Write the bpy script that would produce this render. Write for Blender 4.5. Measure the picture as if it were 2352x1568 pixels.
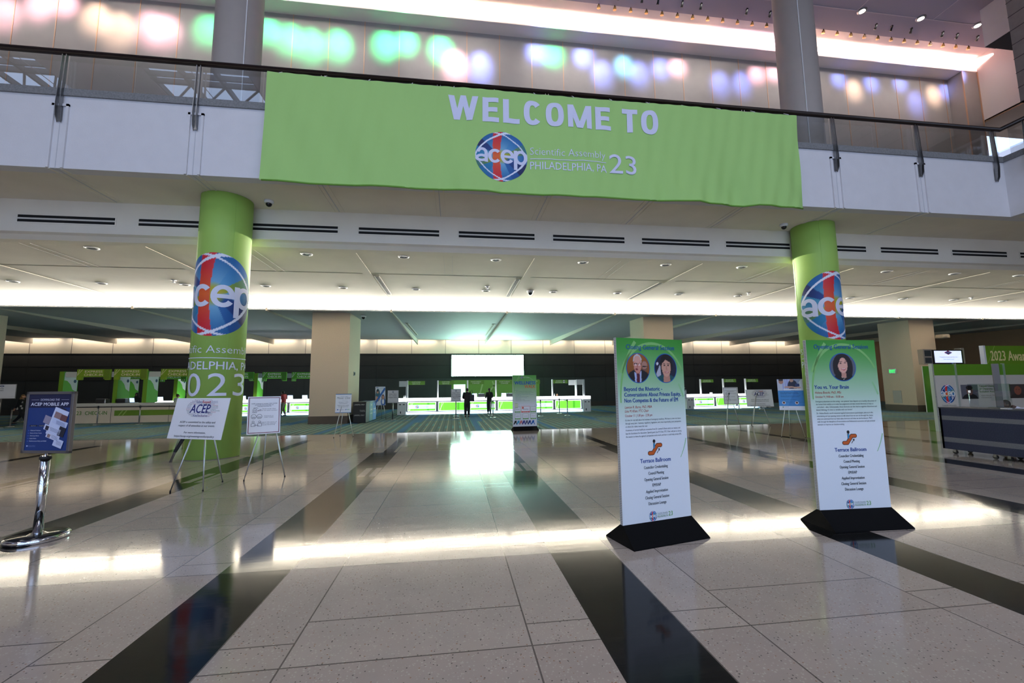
import bpy, bmesh, math, random
from mathutils import Vector, Matrix
random.seed(7)
for o in list(bpy.data.objects): bpy.data.objects.remove(o, do_unlink=True)
S = bpy.context.scene
COL = S.collection
PI = math.pi

# ------------------------------------------------------------------ camera
FPX, YAW, PIT, ROL, CAMH = 982.97, .134624, .108752, -.010647, 1.8
def _axes():
    cy, sy, cp, sp = math.cos(YAW), math.sin(YAW), math.cos(PIT), math.sin(PIT)
    f = Vector((sy*cp, cy*cp, sp)); r = Vector((cy, -sy, 0)); u = r.cross(f)
    c, s = math.cos(ROL), math.sin(ROL)
    return c*r+s*u, -s*r+c*u, f
AR, AU, AF = _axes()
CAMP = Vector((0, 0, CAMH))
cam = bpy.data.cameras.new('camera'); camo = bpy.data.objects.new('camera', cam); COL.objects.link(camo)
cam.sensor_width = 36; cam.lens = 36*FPX/2352; cam.clip_end = 400
M = Matrix((AR, AU, -AF)).transposed().to_4x4(); M.translation = CAMP
camo.matrix_world = M
S.camera = camo
def ray(px, py): return AF+(px-1176)/FPX*AR-(py-784)/FPX*AU
def at(px, py, Y):                      # survey point of the hall at distance Y
    d = ray(px, py); return CAMP+d*(Y/d.y)
def fl(px, py, Z=0.0):                  # survey point on a level Z
    d = ray(px, py); return CAMP+d*((Z-CAMH)/d.z)

# ------------------------------------------------------------------ world, light, exposure
S.view_settings.view_transform = 'Standard'
S.view_settings.look = 'None'
S.view_settings.gamma = 1
S.view_settings.use_curve_mapping = False
S.view_settings.exposure = 0.1
w = bpy.data.worlds.new('daylight'); S.world = w; w.use_nodes = True
bg = w.node_tree.nodes['Background']; bg.inputs[0].default_value = (.50, .66, 1, 1); bg.inputs[1].default_value = 2.7
def area(name, loc, rot, sx, sy, power, col=(1, 1, 1), portal=False, spread=PI):
    l = bpy.data.lights.new(name, 'AREA'); l.shape = 'RECTANGLE'; l.size = sx; l.size_y = sy; l.energy = power; l.color = col
    l.spread = spread
    o = bpy.data.objects.new(name, l); o.location = loc; o.rotation_euler = rot; COL.objects.link(o)
    if portal: l.cycles.is_portal = True
    return o
# daylight through the tall window wall behind the photographer
area('window_daylight', (1.5, -13.7, 8.1), (PI/2, 0, 0), 31, 15.8, 1, portal=True)
# cove light strip over the front edge of the rear ceiling
for k in range(13):
    area('cove_strip_light', (-37.5+6.3*k, 23.98, 6.10), (math.radians(-145), 0, 0), 6.2, .12, 2000, (1, .95, .86))
# wall washing downlights in the slot above the rear wall
for k in range(13):
    area('wall_wash_light', (-36+6.3*k, 40.65, 6.5), (math.radians(0), 0, 0), 5.6, .25, 60, (1, .84, .66))
# glow from the recess high on the mezzanine wall
REC = [(-30, (1, .62, .62)), (-24, (1, .7, .6)), (-18, (1, .72, .66)), (-12, (.35, 1, .62)), (-7.5, (.65, 1, .75)), (-3, (1, .85, .66)), (1.5, (1, .68, .5)),
       (6, (1, .62, .5)), (10.5, (1, .66, .56)), (15, (.95, .62, .72)), (19.5, (1, .66, .56)), (24, (1, .66, .62)), (27, (1, .6, .56))]
for x, c in REC:
    area('recess_light', (x, 17.50, 19.36), (math.radians(92), 0, 0), 4.4, .10, 260, c, spread=math.radians(64))
# general lamps of the atrium roof, all out of frame
for x in (-16, -5, 6, 17):
    for y in (-7, 2):
        area('roof_lamp', (x, y, 19.2), (0, 0, 0), 2.5, 2.5, 150, (1, .93, .86))
for k in range(9):  # added fill row, no real fixtures, lifts the mezzanine wall tone
    area('added_wall_fill', (-26+6.4*k, 16.6, 19.4), (math.radians(38), 0, 0), 5, .3, 48, (1, .94, .90), spread=math.radians(110))

# ------------------------------------------------------------------ materials
def lin(c):
    r = []
    for v in c[:3]:
        v = v/255; r.append(v/12.92 if v <= .04045 else ((v+.055)/1.055)**2.4)
    return tuple(r)
MAT = {}
def mat(name, col=(200, 200, 200), rough=.6, metal=0, emit=None, es=1, coat=0, bump=0, bscale=40, var=0, vscale=3, attr=False, spec=.5, vdir=(1, 1, 1)):
    if name in MAT: return MAT[name]
    m = bpy.data.materials.new(name); m.use_nodes = True; nt = m.node_tree; n = nt.nodes; L = nt.links
    b = n['Principled BSDF']
    b.inputs['Base Color'].default_value = (*lin(col), 1); b.inputs['Roughness'].default_value = rough; b.inputs['Metallic'].default_value = metal
    b.inputs['Specular IOR Level'].default_value = spec
    if coat: b.inputs['Coat Weight'].default_value = coat; b.inputs['Coat Roughness'].default_value = .08
    if emit: b.inputs['Emission Color'].default_value = (*lin(emit), 1); b.inputs['Emission Strength'].default_value = es
    if attr:
        a = n.new('ShaderNodeAttribute'); a.attribute_name = 'Col'; L.new(a.outputs['Color'], b.inputs['Base Color'])
        if attr == 'glow': L.new(a.outputs['Color'], b.inputs['Emission Color']); b.inputs['Emission Strength'].default_value = es
    if bump or var:
        tc = n.new('ShaderNodeTexCoord'); mp = n.new('ShaderNodeMapping'); L.new(tc.outputs['Object'], mp.inputs[0]); mp.inputs['Scale'].default_value = vdir
    if bump:
        t = n.new('ShaderNodeTexNoise'); t.inputs['Scale'].default_value = bscale; t.inputs['Detail'].default_value = 3
        bu = n.new('ShaderNodeBump'); bu.inputs['Strength'].default_value = bump; bu.inputs['Distance'].default_value = .02
        L.new(mp.outputs[0], t.inputs['Vector']); L.new(t.outputs['Fac'], bu.inputs['Height']); L.new(bu.outputs[0], b.inputs['Normal'])
    if var:
        t = n.new('ShaderNodeTexNoise'); t.inputs['Scale'].default_value = vscale; t.inputs['Detail'].default_value = 5
        L.new(mp.outputs[0], t.inputs['Vector'])
        r = n.new('ShaderNodeMapRange'); r.inputs[1].default_value = .3; r.inputs[2].default_value = .7; r.inputs[3].default_value = 1-var; r.inputs[4].default_value = 1+var
        L.new(t.outputs['Fac'], r.inputs[0])
        mx = n.new('ShaderNodeVectorMath'); mx.operation = 'SCALE'; mx.inputs[0].default_value = lin(col); L.new(r.outputs[0], mx.inputs['Scale'])
        L.new(mx.outputs[0], b.inputs['Base Color'])
    MAT[name] = m; return m
PRINT = mat('printed_ink', rough=.55, attr=True)
GLOW = mat('backlit_print', rough=.4, attr='glow', es=2.0)
plaster_w = mat('white_plaster', (222, 220, 222), .75, bump=.08, bscale=30, var=.02)
plaster_g = mat('ceiling_plaster', (232, 224, 208), .85, bump=.08, bscale=25, var=.03, vscale=1.2)
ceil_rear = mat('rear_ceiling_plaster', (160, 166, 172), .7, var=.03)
cream = mat('cream_wall', (226, 215, 194), .8, var=.02)
darkwall = mat('charcoal_panel', (44, 45, 44), .8, var=.08, vscale=.6, bump=.06)
darkwall2 = mat('charcoal_panel_lower', (56, 58, 58), .8, var=.06, vscale=.8, bump=.06)
seam = mat('panel_seam', (22, 22, 22), .8)
pillarm = mat('beige_pillar_paint', (206, 188, 166), .85, var=.05, vscale=30, bump=.1, bscale=80)
brownw = mat('brown_wall_paint', (150, 122, 98), .85, var=.03)
granite = mat('grey_granite_curb', (128, 128, 128), .7, var=.18, vscale=25, bump=.2)
rail_w = mat('dark_wood_handrail', (34, 20, 14), .35, var=.1, vscale=8, coat=.2)
steel = mat('brushed_steel', (150, 150, 150), .32, 1, var=.05, vscale=20)
chrome = mat('chrome', (220, 220, 222), .08, 1)
alu = mat('aluminium', (190, 192, 194), .35, 1)
black = mat('black_slot', (6, 6, 6), .8)
blackf = mat('black_foam_board', (7, 7, 8), .85, bump=.05, spec=.15)
white = mat('white_laminate', (225, 225, 225), .5)
whitep = mat('white_paint', (214, 210, 200), .7)
panelm = mat('champagne_wall_panel', (164, 157, 152), .48, .2, bump=.05, bscale=200, var=.03, vscale=2)
seamm = mat('copper_seam', (200, 160, 130), .4, .3)
upceil = mat('atrium_ceiling_paint', (168, 160, 170), .85)
upwall = mat('recess_wall_paint', (235, 225, 220), .8)
stone = mat('grey_stone_cladding', (104, 104, 102), .7, var=.08, vscale=4)
green = mat('green_banner_fabric', (150, 205, 85), .7)
glowW = mat('white_light_panel', (255, 255, 255), .4, emit=(245, 250, 255), es=4.5)
glowE = mat('led_edge_strip', (255, 255, 255), .4, emit=(215, 245, 250), es=5.0)
glowB = mat('led_base_panel', (255, 255, 255), .4, emit=(190, 228, 252), es=2.6)
screenm = mat('led_wall_screen', (255, 255, 255), .3, emit=(200, 255, 232), es=30.0)
covem = mat('cove_tube', (255, 255, 255), .4, emit=(255, 240, 220), es=32)
lampm = mat('lamp_lens', (255, 255, 255), .4, emit=(255, 244, 225), es=14)
skin = mat('skin', (196, 150, 122), .55); skind = mat('dark_skin', (84, 56, 44), .55)
hairb = mat('brown_hair', (52, 34, 24), .6, bump=.3, bscale=60); hairk = mat('black_hair', (16, 13, 12), .55, bump=.3, bscale=60); hairg = mat('fair_hair', (158, 122, 74), .6, bump=.3, bscale=60)
rubber = mat('black_rubber', (18, 18, 18), .6)
def glassm():
    m = bpy.data.materials.new('clear_glass'); m.use_nodes = True; nt = m.node_tree; n = nt.nodes; L = nt.links
    for x in list(n): n.remove(x)
    o = n.new('ShaderNodeOutputMaterial'); mx = n.new('ShaderNodeMixShader'); t = n.new('ShaderNodeBsdfTransparent'); g = n.new('ShaderNodeBsdfGlossy'); f = n.new('ShaderNodeMath'); lw = n.new('ShaderNodeLayerWeight'); lw.inputs[0].default_value = .5; pw = n.new('ShaderNodeMath'); pw.operation = 'POWER'; L.new(lw.outputs['Facing'], pw.inputs[0]); pw.inputs[1].default_value = 3.0; f.operation = 'MULTIPLY_ADD'; L.new(pw.outputs[0], f.inputs[0]); f.inputs[1].default_value = .6; f.inputs[2].default_value = .09
    t.inputs[0].default_value = (.88, .90, .91, 1); g.inputs['Roughness'].default_value = .0; 
    L.new(f.outputs[0], mx.inputs[0]); L.new(t.outputs[0], mx.inputs[1]); L.new(g.outputs[0], mx.inputs[2]); L.new(mx.outputs[0], o.inputs[0])
    return m
glass = glassm()

class NB:                                # node builder for the two floor shaders
    def __init__(s, name):
        s.m = bpy.data.materials.new(name); s.m.use_nodes = True; s.nt = s.m.node_tree; s.b = s.nt.nodes['Principled BSDF']
        g = s.nt.nodes.new('ShaderNodeNewGeometry'); sp = s.nt.nodes.new('ShaderNodeSeparateXYZ'); s.nt.links.new(g.outputs['Position'], sp.inputs[0])
        s.pos = g.outputs['Position']; s.x = sp.outputs[0]; s.y = sp.outputs[1]
    def put(s, sock, v):
        if isinstance(v, (int, float)): sock.default_value = v
        elif isinstance(v, tuple): sock.default_value = (*v, 1)[:len(sock.default_value)]
        else: s.nt.links.new(v, sock)
    def op(s, o, a, b=0.0, c=0.0):
        n = s.nt.nodes.new('ShaderNodeMath'); n.operation = o
        for k, v in enumerate((a, b, c)): s.put(n.inputs[k], v)
        return n.outputs[0]
    def band(s, v, lo, hi): return s.op('MULTIPLY', s.op('GREATER_THAN', v, lo), s.op('LESS_THAN', v, hi))
    def mix(s, f, a, b):
        n = s.nt.nodes.new('ShaderNodeMix'); n.data_type = 'RGBA'
        s.put(n.inputs[0], f); s.put(n.inputs[6], a); s.put(n.inputs[7], b); return n.outputs[2]
    def noise(s, scale, detail=2, vec=None, dist=0):
        n = s.nt.nodes.new('ShaderNodeTexNoise'); n.inputs['Scale'].default_value = scale; n.inputs['Detail'].default_value = detail; n.inputs['Distortion'].default_value = dist
        s.nt.links.new(vec or s.pos, n.inputs['Vector']); return n.outputs['Fac']
    def mapv(s, sc):
        n = s.nt.nodes.new('ShaderNodeVectorMath'); n.operation = 'MULTIPLY'; s.nt.links.new(s.pos, n.inputs[0]); n.inputs[1].default_value = sc; return n.outputs[0]
    def vor(s, scale, rnd=1.0):
        n = s.nt.nodes.new('ShaderNodeTexVoronoi'); n.inputs['Scale'].default_value = scale; s.nt.links.new(s.pos, n.inputs['Vector'])
        return n.outputs['Distance'], n.outputs['Color']

def terrazzo():
    B = NB('terrazzo_floor'); P = 3.353
    u = B.op('SUBTRACT', B.op('FLOORED_MODULO', B.op('ADD', B.x, 2.30), P), 0.0)       # 0 = left edge of a dark stripe
    y = B.y
    full = B.op('MULTIPLY', B.band(u, 0, .67), B.op('LESS_THAN', y, 12.96))
    inl = B.op('MULTIPLY', B.band(y, 9.52, 10.5), B.op('MAXIMUM', B.band(u, .30, .45), B.band(u, .53, .675)))
    full = B.op('MULTIPLY', full, B.op('SUBTRACT', 1, inl))
    nar = B.op('MULTIPLY', B.band(u, .27, .57), B.band(y, 12.9, 16.65))
    dark = B.op('MAXIMUM', full, nar)
    # joints
    def line(v, c, w): return B.op('LESS_THAN', B.op('ABSOLUTE', B.op('SUBTRACT', v, c)), w)
    W = .006
    v2 = B.op('FLOORED_MODULO', B.op('ADD', B.x, 1.124), P/2)
    jx = B.op('MAXIMUM', B.op('LESS_THAN', v2, W), B.op('GREATER_THAN', v2, P/2-W))
    yy = B.op('FLOORED_MODULO', B.op('SUBTRACT', y, 3.18), 1.64)
    jy = B.op('MAXIMUM', B.op('LESS_THAN', yy, W), B.op('GREATER_THAN', yy, 1.64-W))
    # staggered half joints: by the stripe 0.28 m, in the middle 0.57 m after the full joint
    half = B.op('FLOORED_MODULO', B.op('ADD', B.x, 1.124), P)
    mid = B.op('LESS_THAN', half, P/2)
    near = B.op('GREATER_THAN', half, P/2)
    jy2 = B.op('MAXIMUM', B.op('MULTIPLY', mid, line(yy, .566, W)), B.op('MULTIPLY', near, line(yy, .28, W)))
    edge = B.op('MAXIMUM', line(u, .0, .008), line(u, .67, .01))
    jn = B.op('MAXIMUM', B.op('MAXIMUM', jx, jy), B.op('MAXIMUM', jy2, edge))
    jn = B.op('MULTIPLY', jn, B.op('SUBTRACT', 1, B.op('MULTIPLY', dark, .8)))
    # slab tone
    ix = B.op('FLOOR', B.op('DIVIDE', B.op('ADD', B.x, 1.124), P/2)); iy = B.op('FLOOR', B.op('DIVIDE', B.op('SUBTRACT', y, 3.18), 1.64))
    cv = B.nt.nodes.new('ShaderNodeCombineXYZ'); B.put(cv.inputs[0], ix); B.put(cv.inputs[1], iy)
    wn = B.nt.nodes.new('ShaderNodeTexWhiteNoise'); B.nt.links.new(cv.outputs[0], wn.inputs['Vector'])
    far = B.op('MULTIPLY', B.op('SUBTRACT', y, 5), .09); far.node.use_clamp = True
    base = B.mix(wn.outputs['Value'], lin((166, 151, 140)), lin((180, 166, 154)))
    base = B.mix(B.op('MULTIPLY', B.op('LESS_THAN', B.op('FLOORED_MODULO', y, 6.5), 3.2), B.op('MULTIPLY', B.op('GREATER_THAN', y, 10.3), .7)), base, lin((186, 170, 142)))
    d1, c1 = B.vor(46)
    sp1 = B.op('LESS_THAN', d1, B.op('MULTIPLY', c1, .42))
    base = B.mix(B.op('MULTIPLY', sp1, .55), base, lin((196, 186, 170)))
    d2, c2 = B.vor(34)
    sep = B.nt.nodes.new('ShaderNodeSeparateColor'); B.nt.links.new(c2, sep.inputs[0])
    sp2 = B.op('MULTIPLY', B.op('LESS_THAN', d2, .19), B.op('GREATER_THAN', sep.outputs[0], .5))
    base = B.mix(B.op('MULTIPLY', sp2, .8), base, B.mix(B.op('GREATER_THAN', sep.outputs[1], .6), lin((64, 58, 54)), lin((142, 98, 66))))
    base = B.mix(B.op('MULTIPLY', B.op('SUBTRACT', B.noise(3.2, 4), .35), .5), base, lin((132, 126, 120)))
    dk = B.mix(B.noise(90, 2), lin((13, 13, 13)), lin((30, 29, 28)))
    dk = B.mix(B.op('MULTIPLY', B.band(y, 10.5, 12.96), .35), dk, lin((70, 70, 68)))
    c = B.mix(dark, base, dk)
    c = B.mix(B.op('MULTIPLY', jn, .75), c, lin((62, 56, 50)))
    B.put(B.b.inputs['Base Color'], c)
    past = B.op('GREATER_THAN', y, 4.82)
    sc = B.noise(1.0, 3, B.mapv((.9, 7, 1)))
    # polished from the cross joint on, duller in front of it
    r = B.op('ADD', B.op('MULTIPLY', past, -.02), B.op('ADD', .085, B.op('MULTIPLY', sc, B.op('MULTIPLY', past, .06))))
    B.put(B.b.inputs['Roughness'], r)
    B.b.inputs['IOR'].default_value = 1.62
    B.put(B.b.inputs['Specular IOR Level'], B.op('ADD', .10, B.op('MULTIPLY', past, .75)))
    bu = B.nt.nodes.new('ShaderNodeBump'); bu.inputs['Strength'].default_value = .05; bu.inputs['Distance'].default_value = .01
    h = B.op('ADD', B.op('MULTIPLY', B.noise(1.0, 4, B.mapv((1.6, 8, 1))), 1.0), B.op('MULTIPLY', jn, -.3))
    B.put(bu.inputs['Height'], h); B.nt.links.new(bu.outputs[0], B.b.inputs['Normal'])
    return B.m
def carpetm():
    B = NB('woven_carpet')
    u = B.op('FLOORED_MODULO', B.op('ADD', B.x, 1.95), 6.7)
    t = B.noise(18, 3)
    base = B.mix(t, lin((86, 108, 102)), lin((62, 84, 84)))
    s = B.op('FLOORED_MODULO', B.x, .33)
    base = B.mix(B.op('MULTIPLY', B.op('LESS_THAN', s, .045), .8), base, lin((150, 150, 132)))
    dash = B.op('MULTIPLY', B.band(s, .16, .23), B.op('LESS_THAN', B.op('FLOORED_MODULO', B.y, .28), .15))
    base = B.mix(B.op('MULTIPLY', dash, .8), base, lin((26, 52, 62)))
    base = B.mix(B.op('MULTIPLY', B.band(s, .24, .33), B.op('MULTIPLY', B.op('GREATER_THAN', B.noise(.6, 1), .52), .5)), base, lin((60, 140, 150)))
    wb = B.op('FLOORED_MODULO', B.op('ADD', B.x, 2.4), 3.35)
    b1 = B.op('LESS_THAN', wb, B.op('ADD', .28, B.op('MULTIPLY', B.op('GREATER_THAN', B.y, 24), .35)))
    b2 = B.op('LESS_THAN', B.op('FLOORED_MODULO', B.op('SUBTRACT', B.y, 25.5), 9.5), .35)
    bl = B.op('MAXIMUM', b1, b2)
    base = B.mix(B.op('MULTIPLY', bl, .9), base, B.mix(t, lin((40, 96, 138)), lin((32, 82, 126))))
    base = B.mix(B.op('MULTIPLY', B.noise(60, 2), .35), base, lin((40, 44, 42)))
    B.put(B.b.inputs['Base Color'], base); B.b.inputs['Roughness'].default_value = .95; B.b.inputs['Specular IOR Level'].default_value = .1
    bu = B.nt.nodes.new('ShaderNodeBump'); bu.inputs['Strength'].default_value = .4; B.put(bu.inputs['Height'], B.noise(150, 2)); B.nt.links.new(bu.outputs[0], B.b.inputs['Normal'])
    return B.m
TERR = terrazzo(); CARP = carpetm()

# ------------------------------------------------------------------ mesh helpers
_TX = {}
def text2d(s, bold=0.0, shear=0.0):
    k = (s, bold, shear)
    if k in _TX: return _TX[k]
    c = bpy.data.curves.new('t', 'FONT'); c.body = s; c.size = 1; c.resolution_u = 2 if len(s) > 12 else 4; c.offset = bold; c.shear = shear; c.fill_mode = 'FRONT'
    o = bpy.data.objects.new('t', c); COL.objects.link(o)
    me = o.to_mesh(); V = [(v.co.x, v.co.y) for v in me.vertices]; F = [tuple(p.vertices) for p in me.polygons]
    o.to_mesh_clear(); bpy.data.objects.remove(o, do_unlink=True); bpy.data.curves.remove(c)
    xs = [v[0] for v in V] or [0]; _TX[k] = (V, F, min(xs), max(xs)); return _TX[k]
CAP = .0
def capheight():
    global CAP
    V = text2d('H')[0]; CAP = max(v[1] for v in V)
capheight()

def lifted(f, d):                       # the same print surface raised by d towards the reader
    def g(x, y):
        p = Vector(f(x, y)); e = 1e-3; n = (Vector(f(x+e, y))-p).cross(Vector(f(x, y+e))-p)
        return p+n.normalized()*d if n.length > 0 else p
    return g
class MB:
    def __init__(s): s.bm = bmesh.new(); s.mats = []; s.cl = s.bm.loops.layers.float_color.new('Col'); s.F = None
    def mi(s, m):
        if m not in s.mats: s.mats.append(m)
        return s.mats.index(m)
    def face(s, vs, m, smooth=False, ink=None):
        col = None
        if isinstance(m, tuple): col = lin(m); m = ink or PRINT
        try: f = s.bm.faces.new(vs)
        except ValueError: return None
        f.material_index = s.mi(m); f.smooth = smooth
        if col:
            for l in f.loops: l[s.cl] = (*col, 1)
        return f
    def v(s, p): return s.bm.verts.new(p)
    def quad(s, ps, m, ink=None): return s.face([s.v(p) for p in ps], m, ink=ink)
    def box(s, x0, x1, y0, y1, z0, z1, m, bev=0):
        P = [s.v((x, y, z)) for z in (z0, z1) for y in (y0, y1) for x in (x0, x1)]
        fs = [s.face([P[i] for i in q], m) for q in ((0, 2, 3, 1), (4, 5, 7, 6), (0, 1, 5, 4), (2, 6, 7, 3), (0, 4, 6, 2), (1, 3, 7, 5))]
        if bev:
            es = set(e for f in fs for e in f.edges); bmesh.ops.bevel(s.bm, geom=list(es), offset=bev, segments=2, affect='EDGES', profile=.5)
        return s
    def tube(s, pts, r, m, seg=10, cap=True, sx=1.0):
        pts = [Vector(p) for p in pts]; R = r if isinstance(r, (list, tuple)) else [r]*len(pts); rings = []
        for i, p in enumerate(pts):
            d = (pts[min(i+1, len(pts)-1)]-pts[max(i-1, 0)]).normalized()
            a = Vector((1, 0, 0)) if abs(d.x) < .85 else Vector((0, 1, 0)); e1 = d.cross(a).normalized(); e2 = d.cross(e1)
            rings.append([s.v(p+(e1*math.cos(t)+e2*math.sin(t)*sx)*R[i]) for t in [2*PI*k/seg for k in range(seg)]])
        for A, B_ in zip(rings, rings[1:]):
            for k in range(seg): s.face([A[k], A[(k+1) % seg], B_[(k+1) % seg], B_[k]], m, True)
        if cap: s.face(rings[0][::-1], m); s.face(rings[-1], m)
        return s
    def lathe(s, prof, c, m, seg=24, a0=0, a1=2*PI, sx=1, sy=1, smooth=True):
        c = Vector(c); rings = []; closed = abs(a1-a0-2*PI) < 1e-6; n = seg if closed else seg+1
        for r, z in prof: rings.append([s.v(c+Vector((r*sx*math.cos(a0+(a1-a0)*k/seg), r*sy*math.sin(a0+(a1-a0)*k/seg), z))) for k in range(n)])
        for A, B_ in zip(rings, rings[1:]):
            for k in range(seg): s.face([A[k], A[(k+1) % n], B_[(k+1) % n], B_[k]], m, smooth)
        if closed:
            if prof[0][0] > 1e-4: s.face(rings[0][::-1], m)
            if prof[-1][0] > 1e-4: s.face(rings[-1], m)
        return s
    def ball(s, c, rx, ry, rz, m, seg=14):
        n = 8; return s.lathe([(max(1e-5, math.sin(PI*k/n)), -math.cos(PI*k/n)) for k in range(n+1)], (0, 0, 0), m, seg) if False else s._ball(c, rx, ry, rz, m, seg, n)
    def _ball(s, c, rx, ry, rz, m, seg, n):
        c = Vector(c); R = []
        for i in range(n+1):
            t = PI*i/n; R.append([s.v(c+Vector((rx*math.sin(t)*math.cos(2*PI*k/seg), ry*math.sin(t)*math.sin(2*PI*k/seg), -rz*math.cos(t)))) for k in range(seg)] if 0 < i < n else [s.v(c+Vector((0, 0, -rz*math.cos(t))))])
        for i in range(n):
            A, B_ = R[i], R[i+1]
            for k in range(seg):
                q = (k+1) % seg
                if len(A) == 1: s.face([A[0], B_[q], B_[k]], m, True)
                elif len(B_) == 1: s.face([A[k], A[q], B_[0]], m, True)
                else: s.face([A[k], A[q], B_[q], B_[k]], m, True)
        return s
    def prism(s, poly, fA, fB, m):           # polygon extruded between two mapping functions
        A = [s.v(fA(*p)) for p in poly]; B_ = [s.v(fB(*p)) for p in poly]; n = len(poly)
        s.face(A[::-1], m); s.face(B_, m)
        for k in range(n): s.face([A[k], A[(k+1) % n], B_[(k+1) % n], B_[k]], m)
        return s
    # ---- printed graphics; f maps (x, y) of the print to 3D
    def poly(s, pts, m, f, ink=None): return s.face([s.v(f(*p)) for p in pts], m, ink=ink)
    def rect(s, x0, y0, x1, y1, m, f, n=1, ink=None):
        for k in range(n):
            a = x0+(x1-x0)*k/n; b = x0+(x1-x0)*(k+1)/n; s.poly([(a, y0), (b, y0), (b, y1), (a, y1)], m, f, ink)
    def disc(s, x, y, rx, ry, m, f, n=28, ink=None): s.poly([(x+rx*math.cos(2*PI*k/n), y+ry*math.sin(2*PI*k/n)) for k in range(n)], m, f, ink)
    def stroke(s, pts, wd, m, f, ink=None, taper=None):
        for i, (a, b) in enumerate(zip(pts, pts[1:])):
            dx, dy = b[0]-a[0], b[1]-a[1]; l = math.hypot(dx, dy) or 1; nx, ny = -dy/l*wd/2, dx/l*wd/2; ex, ey = dx/l*wd*.15, dy/l*wd*.15
            s.poly([(a[0]-nx-ex, a[1]-ny-ey), (b[0]-nx+ex, b[1]-ny+ey), (b[0]+nx+ex, b[1]+ny+ey), (a[0]+nx-ex, a[1]+ny-ey)], m, f, ink)
    def text(s, t, x, y, h, m, f, w=None, al='C', bold=0, shear=0, cut=None, rot=0, ink=None):
        if bold > 0:
            d = bold*h*1.1
            for i_, (dx, dy) in enumerate(((-d, 0), (d, 0), (0, -d*.6), (0, d*.6))): W = s.text(t, x+dx, y+dy, h, m, lifted(f, max(.0004, h*.006)*i_), w, al, 0, shear, cut, rot, ink)
            return W
        V, F, a, b = text2d(t, bold, shear); k = h/CAP; kx = k if w is None else w/max(b-a, 1e-6)
        W = (b-a)*kx; x0 = x-W/2 if al == 'C' else (x if al == 'L' else x-W)
        Q = [(x0+(v[0]-a)*kx, y+v[1]*k) for v in V]
        if rot:
            c_, s_ = math.cos(rot), math.sin(rot); Q = [(x+(q[0]-x)*c_-(q[1]-y)*s_, y+(q[0]-x)*s_+(q[1]-y)*c_) for q in Q]
        if cut:
            b2 = bmesh.new(); vv = [b2.verts.new((q[0], q[1], 0)) for q in Q]
            for p in F:
                try: b2.faces.new([vv[i] for i in p])
                except ValueError: pass
            n0 = int(math.floor(x0/cut)); n1 = int(math.ceil((x0+W)/cut))
            for i in range(n0, n1+1): bmesh.ops.bisect_plane(b2, geom=list(b2.verts)+list(b2.edges)+list(b2.faces), plane_co=(i*cut, 0, 0), plane_no=(1, 0, 0))
            b2.verts.index_update(); Q = [(v.co.x, v.co.y) for v in b2.verts]; F = [tuple(v.index for v in p.verts) for p in b2.faces]; b2.free()
        P = [s.v(f(*q)) for q in Q]
        for p in F: s.face([P[i] for i in p], m, ink=ink)
        return W
    def glyphs(s, word, x, y, h, m, f, w, thick=.23, gap=.16, wid=None, cut=.08, ink=None):
        wid = wid or {}; T = thick
        def arc(cx_, cy_, rx, ry, a0, a1, t=T, n=22, pw=1.0):
            q = []
            for k in range(n+1):
                a = math.radians(a0+(a1-a0)*k/n); c_, s_ = math.cos(a), math.sin(a); g = lambda v: math.copysign(abs(v)**pw, v)
                q.append(((cx_+rx*g(c_), cy_+ry*g(s_)), (cx_+(rx-t)*g(c_), cy_+(ry-t*.86)*g(s_))))
            return [[q[k][0], q[k+1][0], q[k+1][1], q[k][1]] for k in range(n)]
        def sl(x0, y0, x1, y1, t, n=5): return [[(x0+(x1-x0)*k/n, y0+(y1-y0)*k/n), (x0+(x1-x0)*(k+1)/n, y0+(y1-y0)*(k+1)/n), (x0+t+(x1-x0)*(k+1)/n, y0+(y1-y0)*(k+1)/n), (x0+t+(x1-x0)*k/n, y0+(y1-y0)*k/n)] for k in range(n)]
        def rc(x0, y0, x1, y1, n=4): return [[(x0+(x1-x0)*k/n, y0), (x0+(x1-x0)*(k+1)/n, y0), (x0+(x1-x0)*(k+1)/n, y1), (x0+(x1-x0)*k/n, y1)] for k in range(n)]
        G = {'W': lambda: (1.15, sl(0, 1, .22, 0, T)+sl(.22+T*.1, 0, .47, 1, T*.88)+sl(.47, 1, .71, 0, T*.88)+sl(.69, 0, .92, 1, T)), 'E': lambda: (.64, rc(0, 0, T, 1)+rc(T, 0, .64, .19)+rc(T, .81, .62, 1)+rc(T, .41, .58, .60)),
             'L': lambda: (.65, rc(0, 0, T, 1)+rc(T, 0, .65, .20)), 'C': lambda: (.72, arc(.36, .5, .36, .52, 40, 320, pw=.82)), 'O': lambda: (.73, arc(.365, .5, .365, .52, 0, 360, n=34, pw=.82)),
             'M': lambda: (.98, rc(0, 0, T*.9, 1)+rc(.98-T*.9, 0, .98, 1)+sl(0, 1, .36, 0, T*1.0)+sl(.98-T, 1, .38, 0, T*1.0)), 'T': lambda: (.65, rc(0, .80, .65, 1)+rc(.325-T/2, 0, .325+T/2, .8)), ' ': lambda: (.17, []),
             'a': lambda: (.88, arc(.40, .27, .40, .27, 30, 330, t=T*.92)+rc(.60, 0, .60+T, .66)+arc(.44, .60, .38, .40, 0, 165, t=T*.95)), 'c': lambda: (.86, arc(.45, .5, .45, .5, 42, 318)), 'e': lambda: (.92, arc(.46, .5, .46, .5, 0, 325)+rc(T*.8, .40, .92, .58)),
             'p': lambda: (.92, arc(.47, .5, .45, .5, 0, 360, n=30)+rc(0, -.42, T, .97))}
        L = [G[ch]() for ch in word]; tot = sum(l[0] for l in L)+gap*(len(L)-1); kx = w/tot; X = x-w/2
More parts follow.
